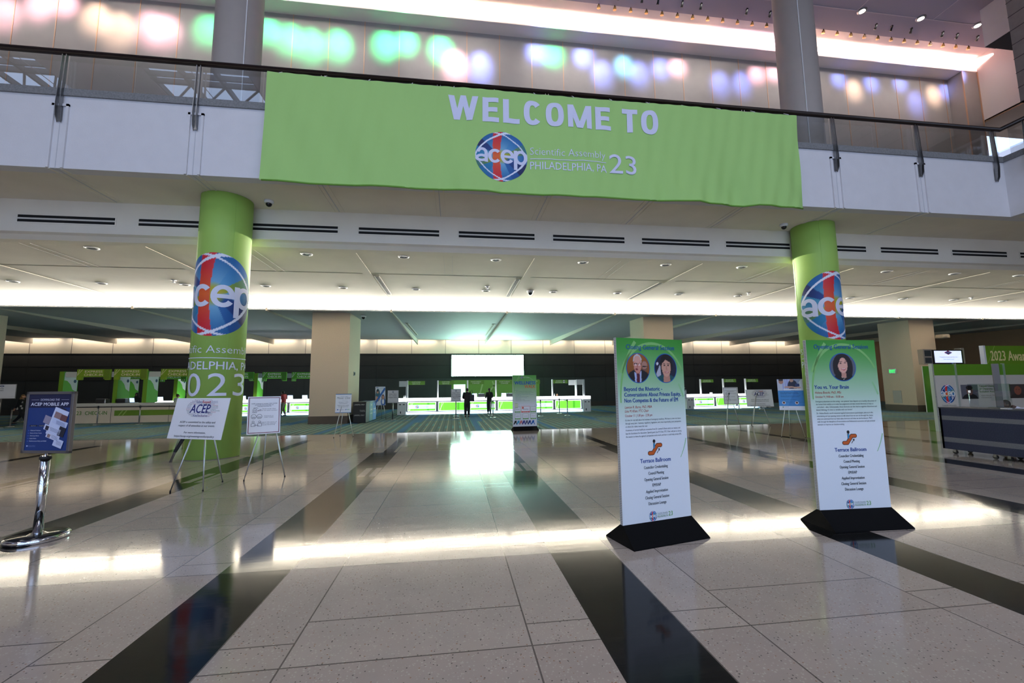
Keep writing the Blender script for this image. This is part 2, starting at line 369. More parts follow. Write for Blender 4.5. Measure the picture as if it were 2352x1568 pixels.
        for wd_, ps in L:
            for i_, p in enumerate(ps): s.poly([(X+q[0]*kx, y+q[1]*h) for q in p], m, lifted(f, max(.00004, .00022*h)*i_), ink)
            X += (wd_+gap)*kx
    def paint(s, x0, y0, x1, y1, nx, ny, fn, f, ink=None, ell=False):      # printed picture as ink colours on a fine grid
        ink = ink or PRINT; mi = s.mi(ink); P = []; C_ = []
        for j in range(ny+1):
            for i in range(nx+1):
                a, b = i/nx*2-1, j/ny*2-1
                if ell:                       # square to disc
                    a, b = a*math.sqrt(1-b*b/2), b*math.sqrt(1-a*a/2)
                u, v = (a+1)/2, (b+1)/2
                P.append(s.v(f(x0+(x1-x0)*u, y0+(y1-y0)*v))); C_.append((*lin(fn(u, v)), 1))
        for j in range(ny):
            for i in range(nx):
                q = [j*(nx+1)+i, j*(nx+1)+i+1, (j+1)*(nx+1)+i+1, (j+1)*(nx+1)+i]
                fc = s.bm.faces.new([P[k] for k in q]); fc.material_index = mi
                for l, k in zip(fc.loops, q): l[s.cl] = C_[k]
    def build(s, name, parent=None, loc=(0, 0, 0), rz=0):
        me = bpy.data.meshes.new(name); s.bm.normal_update(); s.bm.to_mesh(me); s.bm.free()
        for m in s.mats: me.materials.append(m)
        o = bpy.data.objects.new(name, me); o.location = loc; o.rotation_euler = (0, 0, rz); COL.objects.link(o)
        if parent: o.parent = parent
        return o
def tag(o, label=None, cat=None, group=None, kind=None):
    if label: o['label'] = label
    if cat: o['category'] = cat
    if group: o['group'] = group
    if kind: o['kind'] = kind
    return o
def thing(name, loc, rz, label, cat, group=None):
    o = bpy.data.objects.new(name, None); o.location = loc; o.rotation_euler = (0, 0, rz); o.empty_display_size = .2; COL.objects.link(o)
    return tag(o, label, cat, group)
def struct(mb, name): o = mb.build(name); return tag(o, kind='structure')
def world_part(mb, name, root):            # a part modelled in hall coordinates below an unrotated root
    o = mb.build(name, root); o.location = -root.location; return o
def dup(o, loc, rz, label=None, group=None):
    r = o.copy(); COL.objects.link(r); r.location = loc; r.rotation_euler = (0, 0, rz)
    if label: r['label'] = label
    if group: r['group'] = group
    def rec(a, b):
        for ch in list(a.children):
            c = ch.copy(); COL.objects.link(c); c.parent = b; rec(ch, c)
    rec(o, r); return r

# ------------------------------------------------------------------ floor and shell
b = MB(); b.box(-45, 50, -14, 18.7, -.3, 0, TERR); struct(b, 'floor')
b = MB(); b.box(-45, 50, 18.7, 41.4, -.3, .004, CARP); struct(b, 'floor.001')
b = MB(); b.box(-45, 50, 18.66, 18.71, -.001, .008, mat('metal_threshold', (120, 118, 112), .4, .8)); struct(b, 'trim_1')
# rear wall: charcoal panels with a cream band above
b = MB()
b.box(-45, 50, 41, 41.3, 0, 2.83, darkwall2); b.box(-45, 50, 41, 41.3, 2.83, 5.13, darkwall); b.box(-45, 50, 41, 41.3, 5.13, 7.4, cream)
b.box(-45, 50, 40.97, 41, 5.09, 5.13, darkwall)
for z in (2.83, 4.01): b.box(-45, 50, 40.992, 41, z-.015, z+.015, seam)
for k in range(27): b.box(-42+k*3.15+.2, -42+k*3.15+.225, 40.99, 41, 0, 7.2, seam if False else darkwall)
struct(b, 'wall_back')
b = MB(); b.box(-45, 50, 40.94, 41, 0, .45, mat('brown_skirting', (60, 54, 50), .7)); struct(b, 'baseboard_back')
b = MB(); b.box(-45, -44.7, -14, 41.3, 0, 21, plaster_w); struct(b, 'wall_left')
b = MB(); b.box(45, 45.3, -14, 41.3, 0, 7.4, brownw); b.box(45, 45.3, -14, 41.3, 7.4, 21, plaster_w); struct(b, 'wall_right')
# wall behind the photographer with its big window opening
b = MB()
b.box(-45, -14, -14.2, -13.9, 0, 21, plaster_w); b.box(17, 50, -14.2, -13.9, 0, 21, plaster_w); b.box(-14, 17, -14.2, -13.9, 0, .15, plaster_w); b.box(-14, 17, -14.2, -13.9, 16, 21, plaster_w)
struct(b, 'wall_front')
b = MB()
mul = mat('window_mullion', (70, 72, 76), .5)
for k in range(11): b.box(-14+k*3.1-.12, -14+k*3.1+.12, -14.1, -13.9, .15, 16, mul)
for z in (2.6, 5.2, 7.4, 7.9, 10.4, 10.9, 13.5, 16): b.box(-14, 17, -14.1, -13.9, z-.12, z+.12, mul)
for k in range(0, 10): b.prism([(0, 0), (.2, 0), (3.1, 2.4), (2.9, 2.4)], lambda x, z, k=k: (-14+k*3.1+x, -14.05, 7.9+z), lambda x, z, k=k: (-14+k*3.1+x, -13.95, 7.9+z), mul)
struct(b, 'window_1')

# ------------------------------------------------------------------ balcony slab, soffit, vent beam
YF, ZS, XR = 11.6, 7.4, 18.7
b = MB()
b.box(-45, XR, YF, YF+.3, ZS, 9.33, plaster_w); b.box(XR, XR+.3, -13.9, YF, ZS, 9.33, plaster_w); b.box(XR, 50, YF, YF+.3, ZS, 9.33, plaster_w)
b.box(-45, 50, YF+.3, 13.66, ZS, ZS+.25, plaster_g); b.box(-45, 50, 13.7, 24.0, ZS+.1, ZS+.3, plaster_g); b.box(XR+.3, 50, -13.9, YF, ZS, ZS+.25, plaster_g)
b.box(-45, 50, YF+.3, 19.3, 9.1, 9.3, plaster_w); b.box(XR+.3, 50, -13.9, YF, 9.1, 9.3, plaster_w)
struct(b, 'wall_balcony')
def jointx(k): return -13.10+3.155*k            # bay joints on the balcony
b = MB()
rec = mat('fascia_reveal', (196, 196, 200), .8)
for k in range(-7, 11):
    x = jointx(k)+.02
    if x > XR-.3: continue
    b.box(x-.19, x-.13, YF-.045, YF, ZS, 9.10, plaster_w); b.box(x+.13, x+.19, YF-.045, YF, ZS, 9.10, plaster_w)
    b.box(x-.19, x+.19, YF-.045, YF, 9.04, 9.10, plaster_w); b.box(x-.008, x+.008, YF-.006, YF, ZS, 9.0, rec)
    b.box(x-.16, x-.12, YF, 13.6, ZS-.02, ZS, plaster_g); b.box(x+.12, x+.16, YF, 13.6, ZS-.02, ZS, plaster_g); b.box(x-.01, x+.01, YF, 13.6, ZS-.01, ZS, rec)
struct(b, 'trim_2')
b = MB()
b.box(-45, 50, 13.65, 14.2, 6.46, ZS, plaster_w if False else plaster_g)
b.prism([(13.62, 6.47), (13.62, 6.43), (13.72, 6.38), (13.85, 6.26), (14.2, 6.26), (14.2, 6.47)], lambda y, z: (-45, y, z), lambda y, z: (50, y, z), plaster_g)
struct(b, 'trim_3')
# vents
def vent():
    t = thing('air_vent', (0, 13.65, 6.82), 0, 'x', 'vent', 'slot vents along the beam')
    b = MB(); b.box(-1.30, 1.30, -.012, 0, -.14, -.10, plaster_g); b.box(-1.30, 1.30, -.012, 0, .11, .15, plaster_g); b.box(-1.30, 1.30, -.012, 0, -.02, .03, whitep)
    b.box(-1.30, -1.26, -.012, 0, -.14, .15, plaster_g); b.box(1.26, 1.30, -.012, 0, -.14, .15, plaster_g); b.build('vent_frame', t)
    b = MB(); b.box(-1.26, 1.26, -.006, 0, -.10, -.02, black); b.build('slot', t)
    b = MB(); b.box(-1.26, 1.26, -.006, 0, .03, .11, black); b.build('slot', t); return t
NV = ['third slot vent to the left of the left green column', 'second slot vent to the left of the left green column', 'slot vent on the beam partly hidden by the left green column', 'slot vent on the beam just right of the left green column',
      'second slot vent right of the left green column', 'slot vent on the beam below the left part of the welcome lettering', 'slot vent on the beam below the right part of the welcome lettering', 'slot vent on the beam below the right end of the welcome words',
      'slot vent two places left of the right green column', 'slot vent just left of the right green column', 'slot vent cut off by the right green column', 'slot vent just right of the right green column', 'second slot vent right of the right green column', 'slot vent at the right end of the beam']
v0 = vent(); i = 0
for k in range(0, 12):
    x = -11.22+3.152*k; o = v0 if k == 0 else dup(v0, (0, 0, 0), 0); o.location = (x, 13.65, 6.82)
VL = ['double slot air vent at the far left end of the beam', 'double slot air vent half hidden behind the left green column', 'double slot air vent just right of the left green column', 'double slot air vent, second one right of the left green column',
      'double slot air vent left of the beam middle, third right of the left green column', 'double slot air vent at the beam middle, fourth right of the left column', 'double slot air vent, third one left of the right green column', 'double slot air vent ending against the left side of the right green column',
      'double slot air vent peeking out right behind the right green column', 'double slot air vent one place right of the right green column', 'double slot air vent second from the right edge of the picture', 'double slot air vent cut by the right edge of the picture']
for o, l in zip([o for o in COL.objects if o.name.startswith('air_vent')], VL): o['label'] = l

# front lower ceiling, sloping a little, ribs, shallow panel joints
b = MB(); b.box(-45, 50, 14.1, 25.3, 6.3, 6.5, plaster_g)
struct(b, 'ceiling')
b = MB()
for k in range(-7, 9):
    x = -3.39+6.305*k; b.box(x-.16, x+.16, 14.0, 23.4, 6.290, 6.3, plaster_g)
for k in range(-7, 9):
    x = -.23+6.305*k; b.box(x-.15, x-.145, 14.1, 16.9, 6.296, 6.3, rec); b.box(x+.145, x+.15, 14.1, 16.9, 6.296, 6.3, rec)
b.box(-45, 50, 16.9, 16.915, 6.297, 6.3, mat('ceiling_joint', (150, 145, 136), .9))
struct(b, 'trim_4')
# rear ceiling with its front nosing and fins
b = MB()
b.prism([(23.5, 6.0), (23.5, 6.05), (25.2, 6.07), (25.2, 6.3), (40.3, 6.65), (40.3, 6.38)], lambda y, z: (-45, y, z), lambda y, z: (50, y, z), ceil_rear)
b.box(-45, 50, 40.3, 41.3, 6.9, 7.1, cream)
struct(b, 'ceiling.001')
b = MB(); b.box(-45, 50, 24.1, 24.14, 6.19, 6.3, covem); struct(b, 'trim_5')
b = MB()
for k in range(-7, 9):
    x = -3.39+6.305*k
    b.prism([(23.45, 5.95), (23.45, 6.12), (23.6, 6.12), (23.9, 6.05), (40.5, 6.7), (40.5, 5.93)], lambda y, z, x=x: (x-.05, y, z), lambda y, z, x=x: (x+.05, y, z), mat('ceiling_fin', (180, 172, 160), .8))
struct(b, 'trim_6')
# linear diffusers beside ribs
lab = {-1: 'slim black slot diffuser beside the ceiling rib right of the left green column', 0: 'slim black slot diffuser beside the middle ceiling rib', 1: 'slim black slot diffuser beside the rib above the closing session board'}
def diffuser(x, y0, y1, z, label, sgn, dz=.0):
    b = MB(); b.box(-.11, .11, 0, y1-y0, -.012, 0, whitep)
    for q in (-.06, 0.01): b.box(q, q+.045, .05, y1-y0-.05, -.016, -.011, black)
    o = b.build('slot_diffuser', None, (x, y0, z)); o.rotation_euler.x = dz; tag(o, label, 'diffuser', 'slot diffusers beside the ceiling ribs')
def dl(k, s, y0=17.2, y1=20.6): return (-3.39+6.305*k+s*.31, y0, y1, 6.298)
diffuser(*dl(0, 1), 'black slot diffuser in the front ceiling beside the rib above the beige pillar', 1)
diffuser(*dl(1, -1), 'black slot diffuser in the front ceiling left of the middle rib', 1)
diffuser(*dl(2, -1), 'black slot diffuser in the front ceiling beside the rib above the closing session board', 1)
diffuser(*dl(-1, 1), 'black slot diffuser in the front ceiling touching the left edge of the left green column', 1)
diffuser(-3.39+.3, 28.3, 36, 6.095, 'black slot diffuser in the rear ceiling, left of the bright screen', 1, .0226)
diffuser(2.915-.3, 28.3, 36, 6.095, 'black slot diffuser in the rear ceiling, above the bright screen', 1, .0226)

# downlights
def downlight():
    t = thing('downlight', (0, 0, 6.3), 0, 'recessed white downlight ring in the front ceiling', 'downlight', 'recessed downlights in the front ceiling')
    b = MB(); b.lathe([(.19, 0), (.19, -.012), (.13, -.03), (.12, 0)], (0, 0, 0), white, 20); b.build('trim_ring', t)
    b = MB(); b.lathe([(1e-4, -.006), (.12, -.006)], (0, 0, 0), mat('downlight_lens', (200, 205, 200), .2), 16); b.build('lens', t); return t
d0 = downlight(); first = True
P = [(704, 583), (927, 589), (1139, 596), (787.5, 660), (955, 663.5), (1116, 666.8), (1271, 670), (211, 569), (30, 645.6), (233, 650), (425, 653), (610.5, 656), (1704, 612.6), (1559, 675), (1695.5, 679), (1952.7, 684), (2037, 622.8), (2193, 628), (2341, 632), (2074, 686), (2191, 688), (2303.7, 691), (1339, 601.8), (1529, 607.5), (1418, 672.5)]
for px, py in P:
    p = fl(px, py, 6.3)
    if first: d0.location = p; first = False
    else: dup(d0, p, 0)
def sprinkler(px, py, z, label):
    p = fl(px, py, z); b = MB(); b.lathe([(.10, 0), (.10, -.012), (.03, -.03), (.03, -.09), (.07, -.10), (1e-4, -.11)], (0, 0, 0), white, 14); o = b.build('sprinkler', None, p); tag(o, label, 'sprinkler')
sprinkler(1119, 657.5, 6.3, 'white sprinkler head on the front ceiling just left of the middle rib')
sprinkler(399, 643, 6.3, 'white sprinkler head on the front ceiling left of the left green column')
sprinkler(1719, 672, 6.3, 'white sprinkler head on the front ceiling left of the right green column')
sprinkler(2231, 683, 6.3, 'white sprinkler head on the front ceiling right of the right green column')
def domecam(p, label, s=1.0):
    t = thing('security_camera', p, 0, label, 'camera')
    b = MB(); b.lathe([(.13*s, 0), (.13*s, -.05*s), (.10*s, -.09*s)], (0, 0, 0), white, 20); b.build('mount', t)
    b = MB(); b.ball((0, 0, -.10*s), .085*s, .085*s, .085*s, mat('smoked_dome', (20, 20, 22), .1)); b.build('dome', t)
domecam(fl(618, 461, ZS), 'small white dome camera under the balcony beside the left green column')
domecam(fl(1800, 515, ZS), 'small white dome camera under the balcony beside the right green column')
domecam(fl(1218, 667, 6.3), 'small dome camera on the front ceiling right of the middle rib', 1.2)
domecam(fl(835, 724, 6.0), 'black dome camera on the rear ceiling beside the beige pillar', 1.2)

# ------------------------------------------------------------------ pillars
def pillar(x0, x1, y0, y1, n):
    b = MB(); b.box(x0, x1, y0, y1, 0, 6.35, pillarm); struct(b, 'wall_pillar' if n == 1 else 'wall_pillar.%03d' % (n-1))
    b = MB(); b.box(x0-.015, x1+.015, y0-.015, y1+.015, 0, .42, mat('pillar_skirting', (74, 64, 56), .6)); struct(b, 'baseboard_pillar' if n == 1 else 'baseboard_pillar.%03d' % (n-1))
pillar(-7.68, -5.70, 24.3, 27.0, 1)
pillar(11.31, 13.2, 24.3, 26.3, 2)
pillar(29.8, 31.7, 24.3, 26.4, 3)
pillar(-26.8, at(4, 850, 27.0).x, 24.3, 27.0, 4)

# ------------------------------------------------------------------ round columns with printed wraps
GR = (162, 202, 96)
def logo_color(u, v):
    x, y = (u-.5)*2, (v-.5)*2; r = math.hypot(x, y)
    def mixc(a, b, t): t = max(0, min(1, t)); return tuple(a[i]*(1-t)+b[i]*t for i in range(3))
    # base: radial blue gradient
    c = mixc((160, 210, 235), (22, 100, 165), r*1.1)
    # diagonal bands (rays from the centre)
    a = math.degrees(math.atan2(y, x))
    if 8 < a < 34: c = mixc((168, 176, 42), (46, 118, 130), (r-.25)/.7)
    elif 34 <= a < 62: c = mixc((120, 190, 225), (20, 96, 168), r)
    elif 138 < a < 158: c = mixc((20, 90, 180), (16, 34, 92), r)
    elif 158 <= a <= 180 or -180 <= a < -172: c = mixc((120, 190, 215), (26, 120, 170), r)
    elif -172 <= a < -150: c = mixc((176, 178, 40), (60, 120, 110), (r-.3)/.6)
    elif -150 <= a < -128: c = mixc((40, 150, 200), (16, 110, 160), r)
    elif -46 < a < -14: c = mixc((20, 96, 176), (12, 28, 86), r)
    elif -66 < a <= -46: c = mixc((24, 110, 180), (14, 80, 150), r)
    if r < .3: c = mixc((190, 176, 40), c, (r-.15)/.15)
    # red vertical band bulging to the left
    cx = -.13-.07*(1-y*y); hw = .14+.04*y*y
    if abs(x-cx) < hw: c = mixc((236, 104, 44), (214, 32, 52), abs(y)*1.25)
    # white orbit arcs
    def ell(x, y, rot, ax, ay):
        cr, sr = math.cos(rot), math.sin(rot); p, q = x*cr+y*sr, -x*sr+y*cr; return abs(math.hypot(p/ax, q/ay)-1)
    if ell(x+.02, y+.0, math.radians(38), 1.22, .80) < .035+.03*max(0, x*.6+.4*y): c = (232, 236, 250)
    if ell(x-.0, y, math.radians(-38), 1.22, .80) < .028: c = (232, 236, 250)
    return c
def logo(b, x, y, w, h, f, n=44, txt=True, ink=None, tc=(232, 236, 250), cut=None):
    b.paint(x-w/2, y-h/2, x+w/2, y+h/2, n, n, logo_color, f, ell=True, ink=ink)
    if txt:
        g = lambda X, Y_: f(X, Y_) if not callable(getattr(f, 'lift', None)) else f.lift(X, Y_)
        b.glyphs('acep', x, y-.14*h, .29*h, tc, g, w*.98, gap=-.04, ink=ink)

def column(cx, cy, R, rot, label, tt):
    t = thing('round_column', (cx, cy, 0), 0, label, 'column', 'round atrium columns')
    b = MB(); b.lathe([(R-.01, 0), (R-.01, 21)], (0, 0, 0), mat('column_grey_paint', (170, 161, 154), .55, var=.02), 64); b.build('shaft', t)
    b = MB(); ca = math.atan2(-cy, -cx)+PI/2*0
    for q in (.25,):   # slim white vertical joint facing the camera
        a = ca+q; b.box(R*math.cos(a)-.012, R*math.cos(a)+.012, R*math.sin(a)-.012, R*math.sin(a)+.012, 9.3, 20, white)
    b.build('joint_strip', t)
    b = MB(); RW = R+.008
    b.lathe([(RW, .015), (RW, 6.15), (RW+.002, 6.16), (RW, ZS-.01)], (0, 0, 0), mat('green_column_wrap', GR, .55, bump=.03, bscale=3), 72)
    for a in (ca+.3, ca-1.2): b.tube([(RW*math.cos(a), RW*math.sin(a), .03), (RW*math.cos(a), RW*math.sin(a), ZS)], .006, mat('green_column_wrap', GR), 6)
    b.build('fabric_wrap', t)
    def f(x, z, off=.006):
        a = ca+x/RW; return (math.cos(a)*(RW+off), math.sin(a)*(RW+off), z)
    f1 = lambda x, z: f(x+rot, z); f2 = lambda x, z: f(x+rot, z, .012)
    f1l = f1
    b = MB()
    W, H_, zc = 2.20, 2.32, tt
    b.paint(-W/2, zc-H_/2, W/2, zc+H_/2, 90, 90, logo_color, f1, ell=True)
    wh = (226, 230, 248)
    b.glyphs('acep', 0, 4.09, .63, wh, f2, W*.99, gap=-.04)
    z0 = zc-H_/2
    f2 = lambda x, z: f(x+rot-.06, z, .012)
    b.text('Scientific Assembly', .0, 2.835, .20, wh, f2, w=2.5, bold=-.008, cut=.06)
    b.rect(-1.22, 2.69, 1.22, 2.71, wh, f2, 30)
    b.text('PHILADELPHIA, PA', .0, 2.39, .21, wh, f2, w=2.5, bold=.012, cut=.06)
    for k, d in enumerate('2023'): b.text(d, -.90+.6*k, 1.68, .60, wh, f2, w=.44, cut=.06)
    b.build('printed_logo', t)
# rot: printed centre relative to the side facing the camera (right positive)
column(-6.63, 13.1, .647, -.224, 'left round column wrapped in green with the globe logo and 2023', 4.45)
column(12.60, 13.15, .647, .528, 'right round column wrapped in green behind the two tall session boards', 4.45)

# ------------------------------------------------------------------ balcony railing
rt = thing('balcony_railing', (0, YF, 9.33), 0, 'long glass balcony railing with dark wooden handrail and steel posts', 'railing')
b = MB(); b.box(-45, XR+.35, YF-.05, YF+.42, 9.33, 9.52, granite); b.box(XR-.05, XR+.42, -13.9, YF-.05, 9.33, 9.52, granite); world_part(b, 'granite_curb', rt)
b = MB(); b.tube([(-45, YF-.05, 10.5), (XR-.05, YF-.05, 10.5), (XR-.05, -13.8, 10.5)], .075, rail_w, 12); world_part(b, 'handrail', rt)
posts = [-9.93, -6.77, -3.62, -.47, 2.68, 5.83, 8.98, 12.15, 15.30, 18.30]
def post(x, y, rz):
    b = MB()
    for s in (-.05, .04):
        b.prism([(-.10, 8.75), (-.03, 8.6), (-.005, 8.68), (-.03, 9.2), (-.03, 9.6), (-.02, 10.44), (-.08, 10.44), (-.11, 9.6), (-.13, 9.1)], lambda q, z, s=s: (s, q, z-9.33), lambda q, z, s=s: (s+.014, q, z-9.33), steel)
    b.box(-.05, .054, -.04, -.03, -.70, -.25, steel)
    o = b.build('post', rt); o.location = (x, y-YF, 0); o.rotation_euler.z = rz
for x in posts: post(x, YF, 0)
for x in (-13.08, -16.23, -19.4): post(x, YF, 0)
for y in (10.9, 8.0, 4.9): post(XR, y, -PI/2)
gx = [-45]+[-19.4, -16.23, -13.08]+posts+[XR]
for a, c in zip(gx, gx[1:]):
    mid = (a+c)/2
    for p, q in ((a+.02, mid-.01), (mid+.01, c-.02)):
        b = MB(); b.box(p, q, YF+.06, YF+.075, 9.5, 10.5, glass); world_part(b, 'glass_panel', rt)
for a, c in ((11.4, 9.5), (9.48, 8.1), (7.9, 5), (4.9, 2)):
    b = MB(); b.box(XR+.06, XR+.075, c, a, 9.5, 10.5, glass); world_part(b, 'glass_panel', rt)

# ------------------------------------------------------------------ mezzanine wall, recess and atrium ceiling
YW, YA, Z1, Z2, XC = 19.0, 18.28, 18.89, 19.73, 28.6
b = MB(); b.box(-45, XC, YW, YW+.3, 9.3, Z1, panelm); b.box(XC-1.0, XC, YA, YW, 9.3, Z1-.02, panelm); struct(b, 'wall_mezzanine')
b = MB()
for k in range(-26, 21):
    x = -4.194+1.5775*k
    if x < XC-1.1: b.box(x-.018, x+.018, YW-.012, YW, 9.3, Z1, seamm)
b.box(XC-1.03, XC-.99, YA-.02, YA+.03, 9.3, Z1, seamm); b.box(XC-.06, XC, YA-.03, YA+.01, 9.3, Z1, seamm)
struct(b, 'trim_7')
b = MB(); b.box(-45, XC, YA, YW+.3, Z1, Z2, upwall); struct(b, 'wall_recess')
b = MB(); b.box(-45, 50, 17.2, YW+.3, Z2, Z2+.2, upwall); b.box(-45, 50, -14, -6.5, 19.55, 19.93, upceil); b.box(-45, 50, .6, 17.4, 19.55, 19.93, upceil)
SKY = [(-27, -22.3), (-17.2, -11.6), (-5.5, 2), (8, 12), (16, 19.5), (22.4, 25.8)]
xs_ = [-45]+[v for q in SKY for v in q]+[50]
for a, c in zip(xs_[::2], xs_[1::2]): b.box(a, c, -6.5, .6, 19.55, 19.93, upceil)
for k in range(-6, 7):
    x = 2.2+4.2*k; b.box(x-.02, x+.02, -14, 16.2, 19.535, 19.55, mat('ceiling_groove', (196, 186, 190), .8))
b.box(-45, 50, 16.2, 16.24, 19.53, 19.55, mat('ceiling_groove', (196, 186, 190), .8))
struct(b, 'ceiling.002')
b = MB()                                # side wall of the recess, stops above a lower opening
b.box(XC, XC+.3, 10.0, 19.3, 15.98, Z2, upwall); b.box(XC, 50, 10.0, 19.3, 15.9, 16.05, brownw)
b.box(33.5, 33.8, 10, 24, 9.3, 16, upwall); b.box(XC-.02, 50, 23.6, 23.9, 9.3, 16, upwall); b.box(45, 50, 0, 24, 9, 20, plaster_w)
b.box(-45, 50, 19.3, 24.6, 9.0, 9.3, plaster_g)
struct(b, 'wall_right.001')
p = at(2262, 108, 15.5)                 # bulkhead running towards the camera
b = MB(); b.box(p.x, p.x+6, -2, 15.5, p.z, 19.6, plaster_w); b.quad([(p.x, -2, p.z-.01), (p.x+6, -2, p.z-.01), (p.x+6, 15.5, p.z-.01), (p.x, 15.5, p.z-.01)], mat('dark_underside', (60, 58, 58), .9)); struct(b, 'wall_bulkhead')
p = at(2345, 235, 13.2); q = at(2316, 20, 13.2)
b = MB(); b.box(p.x-.02, p.x+3, -6, 13.2, p.z, 19.55, stone)
for k in range(16): b.box(p.x-.03, p.x+3, -6, 13.21, p.z+.62*k, p.z+.62*k+.02, seam)
struct(b, 'wall_stone')

n = 2
for a, c in SKY:
    b = MB()
    for k in range(4): x = a+(c-a)*k/3; b.box(x-.08, x+.08, -6.5, .6, 19.6, 19.9, mul)
    for y in (-6.4, -4.6, -3.9, -2.2, -1.6, .5): b.box(a, c, y-.07, y+.07, 19.6, 19.9, mul)
    for k in range(3): x = a+(c-a)*k/3; b.prism([(0, 0), (.15, 0), ((c-a)/3, 1.6), ((c-a)/3-.15, 1.6)], lambda q, y, x=x: (x+q, -3.9+y, 19.62), lambda q, y, x=x: (x+q, -3.9+y, 19.7), mul)
    struct(b, 'window_%d' % n); n += 1
# roof downlights in view
for px, py, l in ((1980, 25, 'leftmost lit downlight on the atrium ceiling'), (2115, 42, 'middle lit downlight on the atrium ceiling'), (2245, 58, 'lit downlight on the atrium ceiling nearest the right bulkhead')):
    p = fl(px, py, 19.53); t = thing('ceiling_spot', p, 0, l, 'downlight', 'lit downlights of the atrium ceiling')
    b = MB(); b.lathe([(.20, .02), (.20, -.02), (.13, -.03)], (0, 0, 0), steel, 18); b.build('trim_ring', t)
    b = MB(); b.lathe([(1e-4, -.036), (.13, -.034)], (0, 0, 0), lampm, 18); b.build('lens', t)
# coloured spots
PK, CR, GN, BL_, CY = (1, .50, .62), (1, .70, .52), (.05, 1, .34), (.20, .28, 1), (.2, .62, 1)
SP = [(8, 27, PK), (87, 14, PK), (146, 7, PK), (219, 39, CR), (272, 65, CR), (343, 60, PK), (377, 68, PK), (478, 65, GN), (612, 66, GN), (663, 85, GN), (711, 99, GN), (774, 99, GN), (883, 99, GN), (932, 92, GN), (1012, 109, GN), (1046, 150, PK), (1104, 153, BL_), (1235, 116, BL_), (1272, 122, GN), (1342, 126, BL_), (1386, 167, BL_), (1435, 150, CY), (1469, 167, BL_), (1519, 156, BL_), (1558, 153, PK), (1656, 191, BL_), (1705, 191, BL_), (1739, 170, PK), (1778, 167, PK), (1927, 181, BL_), (1962, 205, CR), (2002, 191, BL_), (2068, 191, BL_), (2104, 235, BL_), (2145, 218, CR), (2173, 208, BL_)]
def tracklight():
    t = thing('track_light', (0, 0, 0), 0, 'small track spotlight under the atrium ceiling edge aiming at the mezzanine wall', 'spotlight', 'track spotlights along the atrium ceiling edge')
    b = MB(); b.box(-.03, .03, -.05, .05, -.06, 0, rubber); b.build('bracket', t)
    b = MB(); b.tube([(0, -.02, -.05), (0, .10, -.22)], [.035, .06], rubber, 12); b.build('lamp_head', t); return t
tl = tracklight(); n = 0
for px, py, c in SP:
    p = at(px, py, YW); s = Vector((p.x, 16.9, 19.42))
    l = bpy.data.lights.new('wall_spot', 'SPOT'); l.energy = 1450; l.color = c; l.spot_size = math.radians(33 if py < 130 else 28); l.spot_blend = 1; l.shadow_soft_size = .22
    o = bpy.data.objects.new('wall_spot', l); o.location = s; o.rotation_euler = (p-s).to_track_quat('-Z', 'Y').to_euler(); COL.objects.link(o)
    q = tl if n == 0 else dup(tl, (0, 0, 0), 0); q.location = (p.x, 16.78, 19.55); n += 1
b = MB()
def lipx(px): d = ray(px, 10+0.0825*(px-1240)); return fl(px, 0+0.105*(px-1240), 19.5)
fk = None
for k in range(27):                     # adjustable lamps that hang at the very lip
    x = 6.6+.78*k
    if fk is None:
        fk = thing('lip_lamp', (x, 17.38, 19.55), 0, 'tiny gold adjustable lamp hanging on the lip of the bright recess', 'spotlight', 'tiny lamps on the lip of the bright recess')
        m_ = MB(); m_.tube([(0, 0, 0), (0, 0, -.07)], .02, black, 8); m_.build('stem', fk)
        m_ = MB(); m_.tube([(0, 0, -.06), (.0, .04, -.2)], [.05, .085], mat('brass_lamp', (190, 150, 90), .3, .9), 10); m_.build('lamp_head', fk)
    else: dup(fk, (x, 17.38, 19.55), 0)
b.bm.free()

# ------------------------------------------------------------------ welcome banner
BY = 11.36
bx0, bx1, bzt, bzb = -4.98, 10.70, 10.28, 7.24
def brip(x, z):
    t = (bzt-z)/3.04
    return (.9+.9*max(0, min(1, (x-5)/3))*t)*(.035*math.sin(x*2.1+.8*math.sin(x*.7))*(.2+t)+.014*math.sin(x*7+z*1.7+2*math.sin(x))*(.3+t)+.010*math.sin(x*13.3-z*2.6)+.02*math.sin(x*1.1+z*1.9)+.012*t*math.sin(x*5.1+z*3.2))
def bf(x, z): return (x, BY-brip(x, z), z)
def bf2(x, z): return (x, BY-.012-brip(x, z), z)
t = thing('welcome_banner', ((bx0+bx1)/2, BY, bzt), 0, 'wide green fabric banner with white welcome lettering hung on the balcony', 'banner')
b = MB(); N, K = 300, 44; V = [[b.v(bf(bx0+(bx1-bx0)*i/N+(.0 if i else -.05*j/K), bzt-(bzt-bzb)*j/K+(-.05*(1-i/N))*0)) for i in range(N+1)] for j in range(K+1)]
gm = mat('welcome_green_fabric', (170, 214, 124), .75, bump=.05, bscale=14)
for j in range(K):
    for i in range(N): b.face([V[j][i], V[j+1][i], V[j+1][i+1], V[j][i+1]], gm, True)
world_part(b, 'fabric', t)
b = MB(); b.tube([bf(bx0+(bx1-bx0)*i/40, bzb) for i in range(41)], .025, mat('darker_green_hem', (110, 160, 56), .7), 8); world_part(b, 'bottom_hem', t)
b = MB(); wh = (222, 224, 248)
b.glyphs('WELCOME TO', 2.92, 9.31, .72, wh, bf2, 6.24)
def bfl(x, z): return (x, BY-.006-brip(x, z), z)
b.paint(1.30-.745, 8.30-.73, 1.30+.745, 8.30+.73, 80, 80, logo_color, bfl, ell=True)
b.glyphs('acep', 1.30, 8.10, .42, wh, bf2, 1.49, gap=-.04)
b.text('Scientific Assembly', 2.12, 8.41, .215, wh, bf2, w=2.22, al='L', bold=-.010, cut=.15)
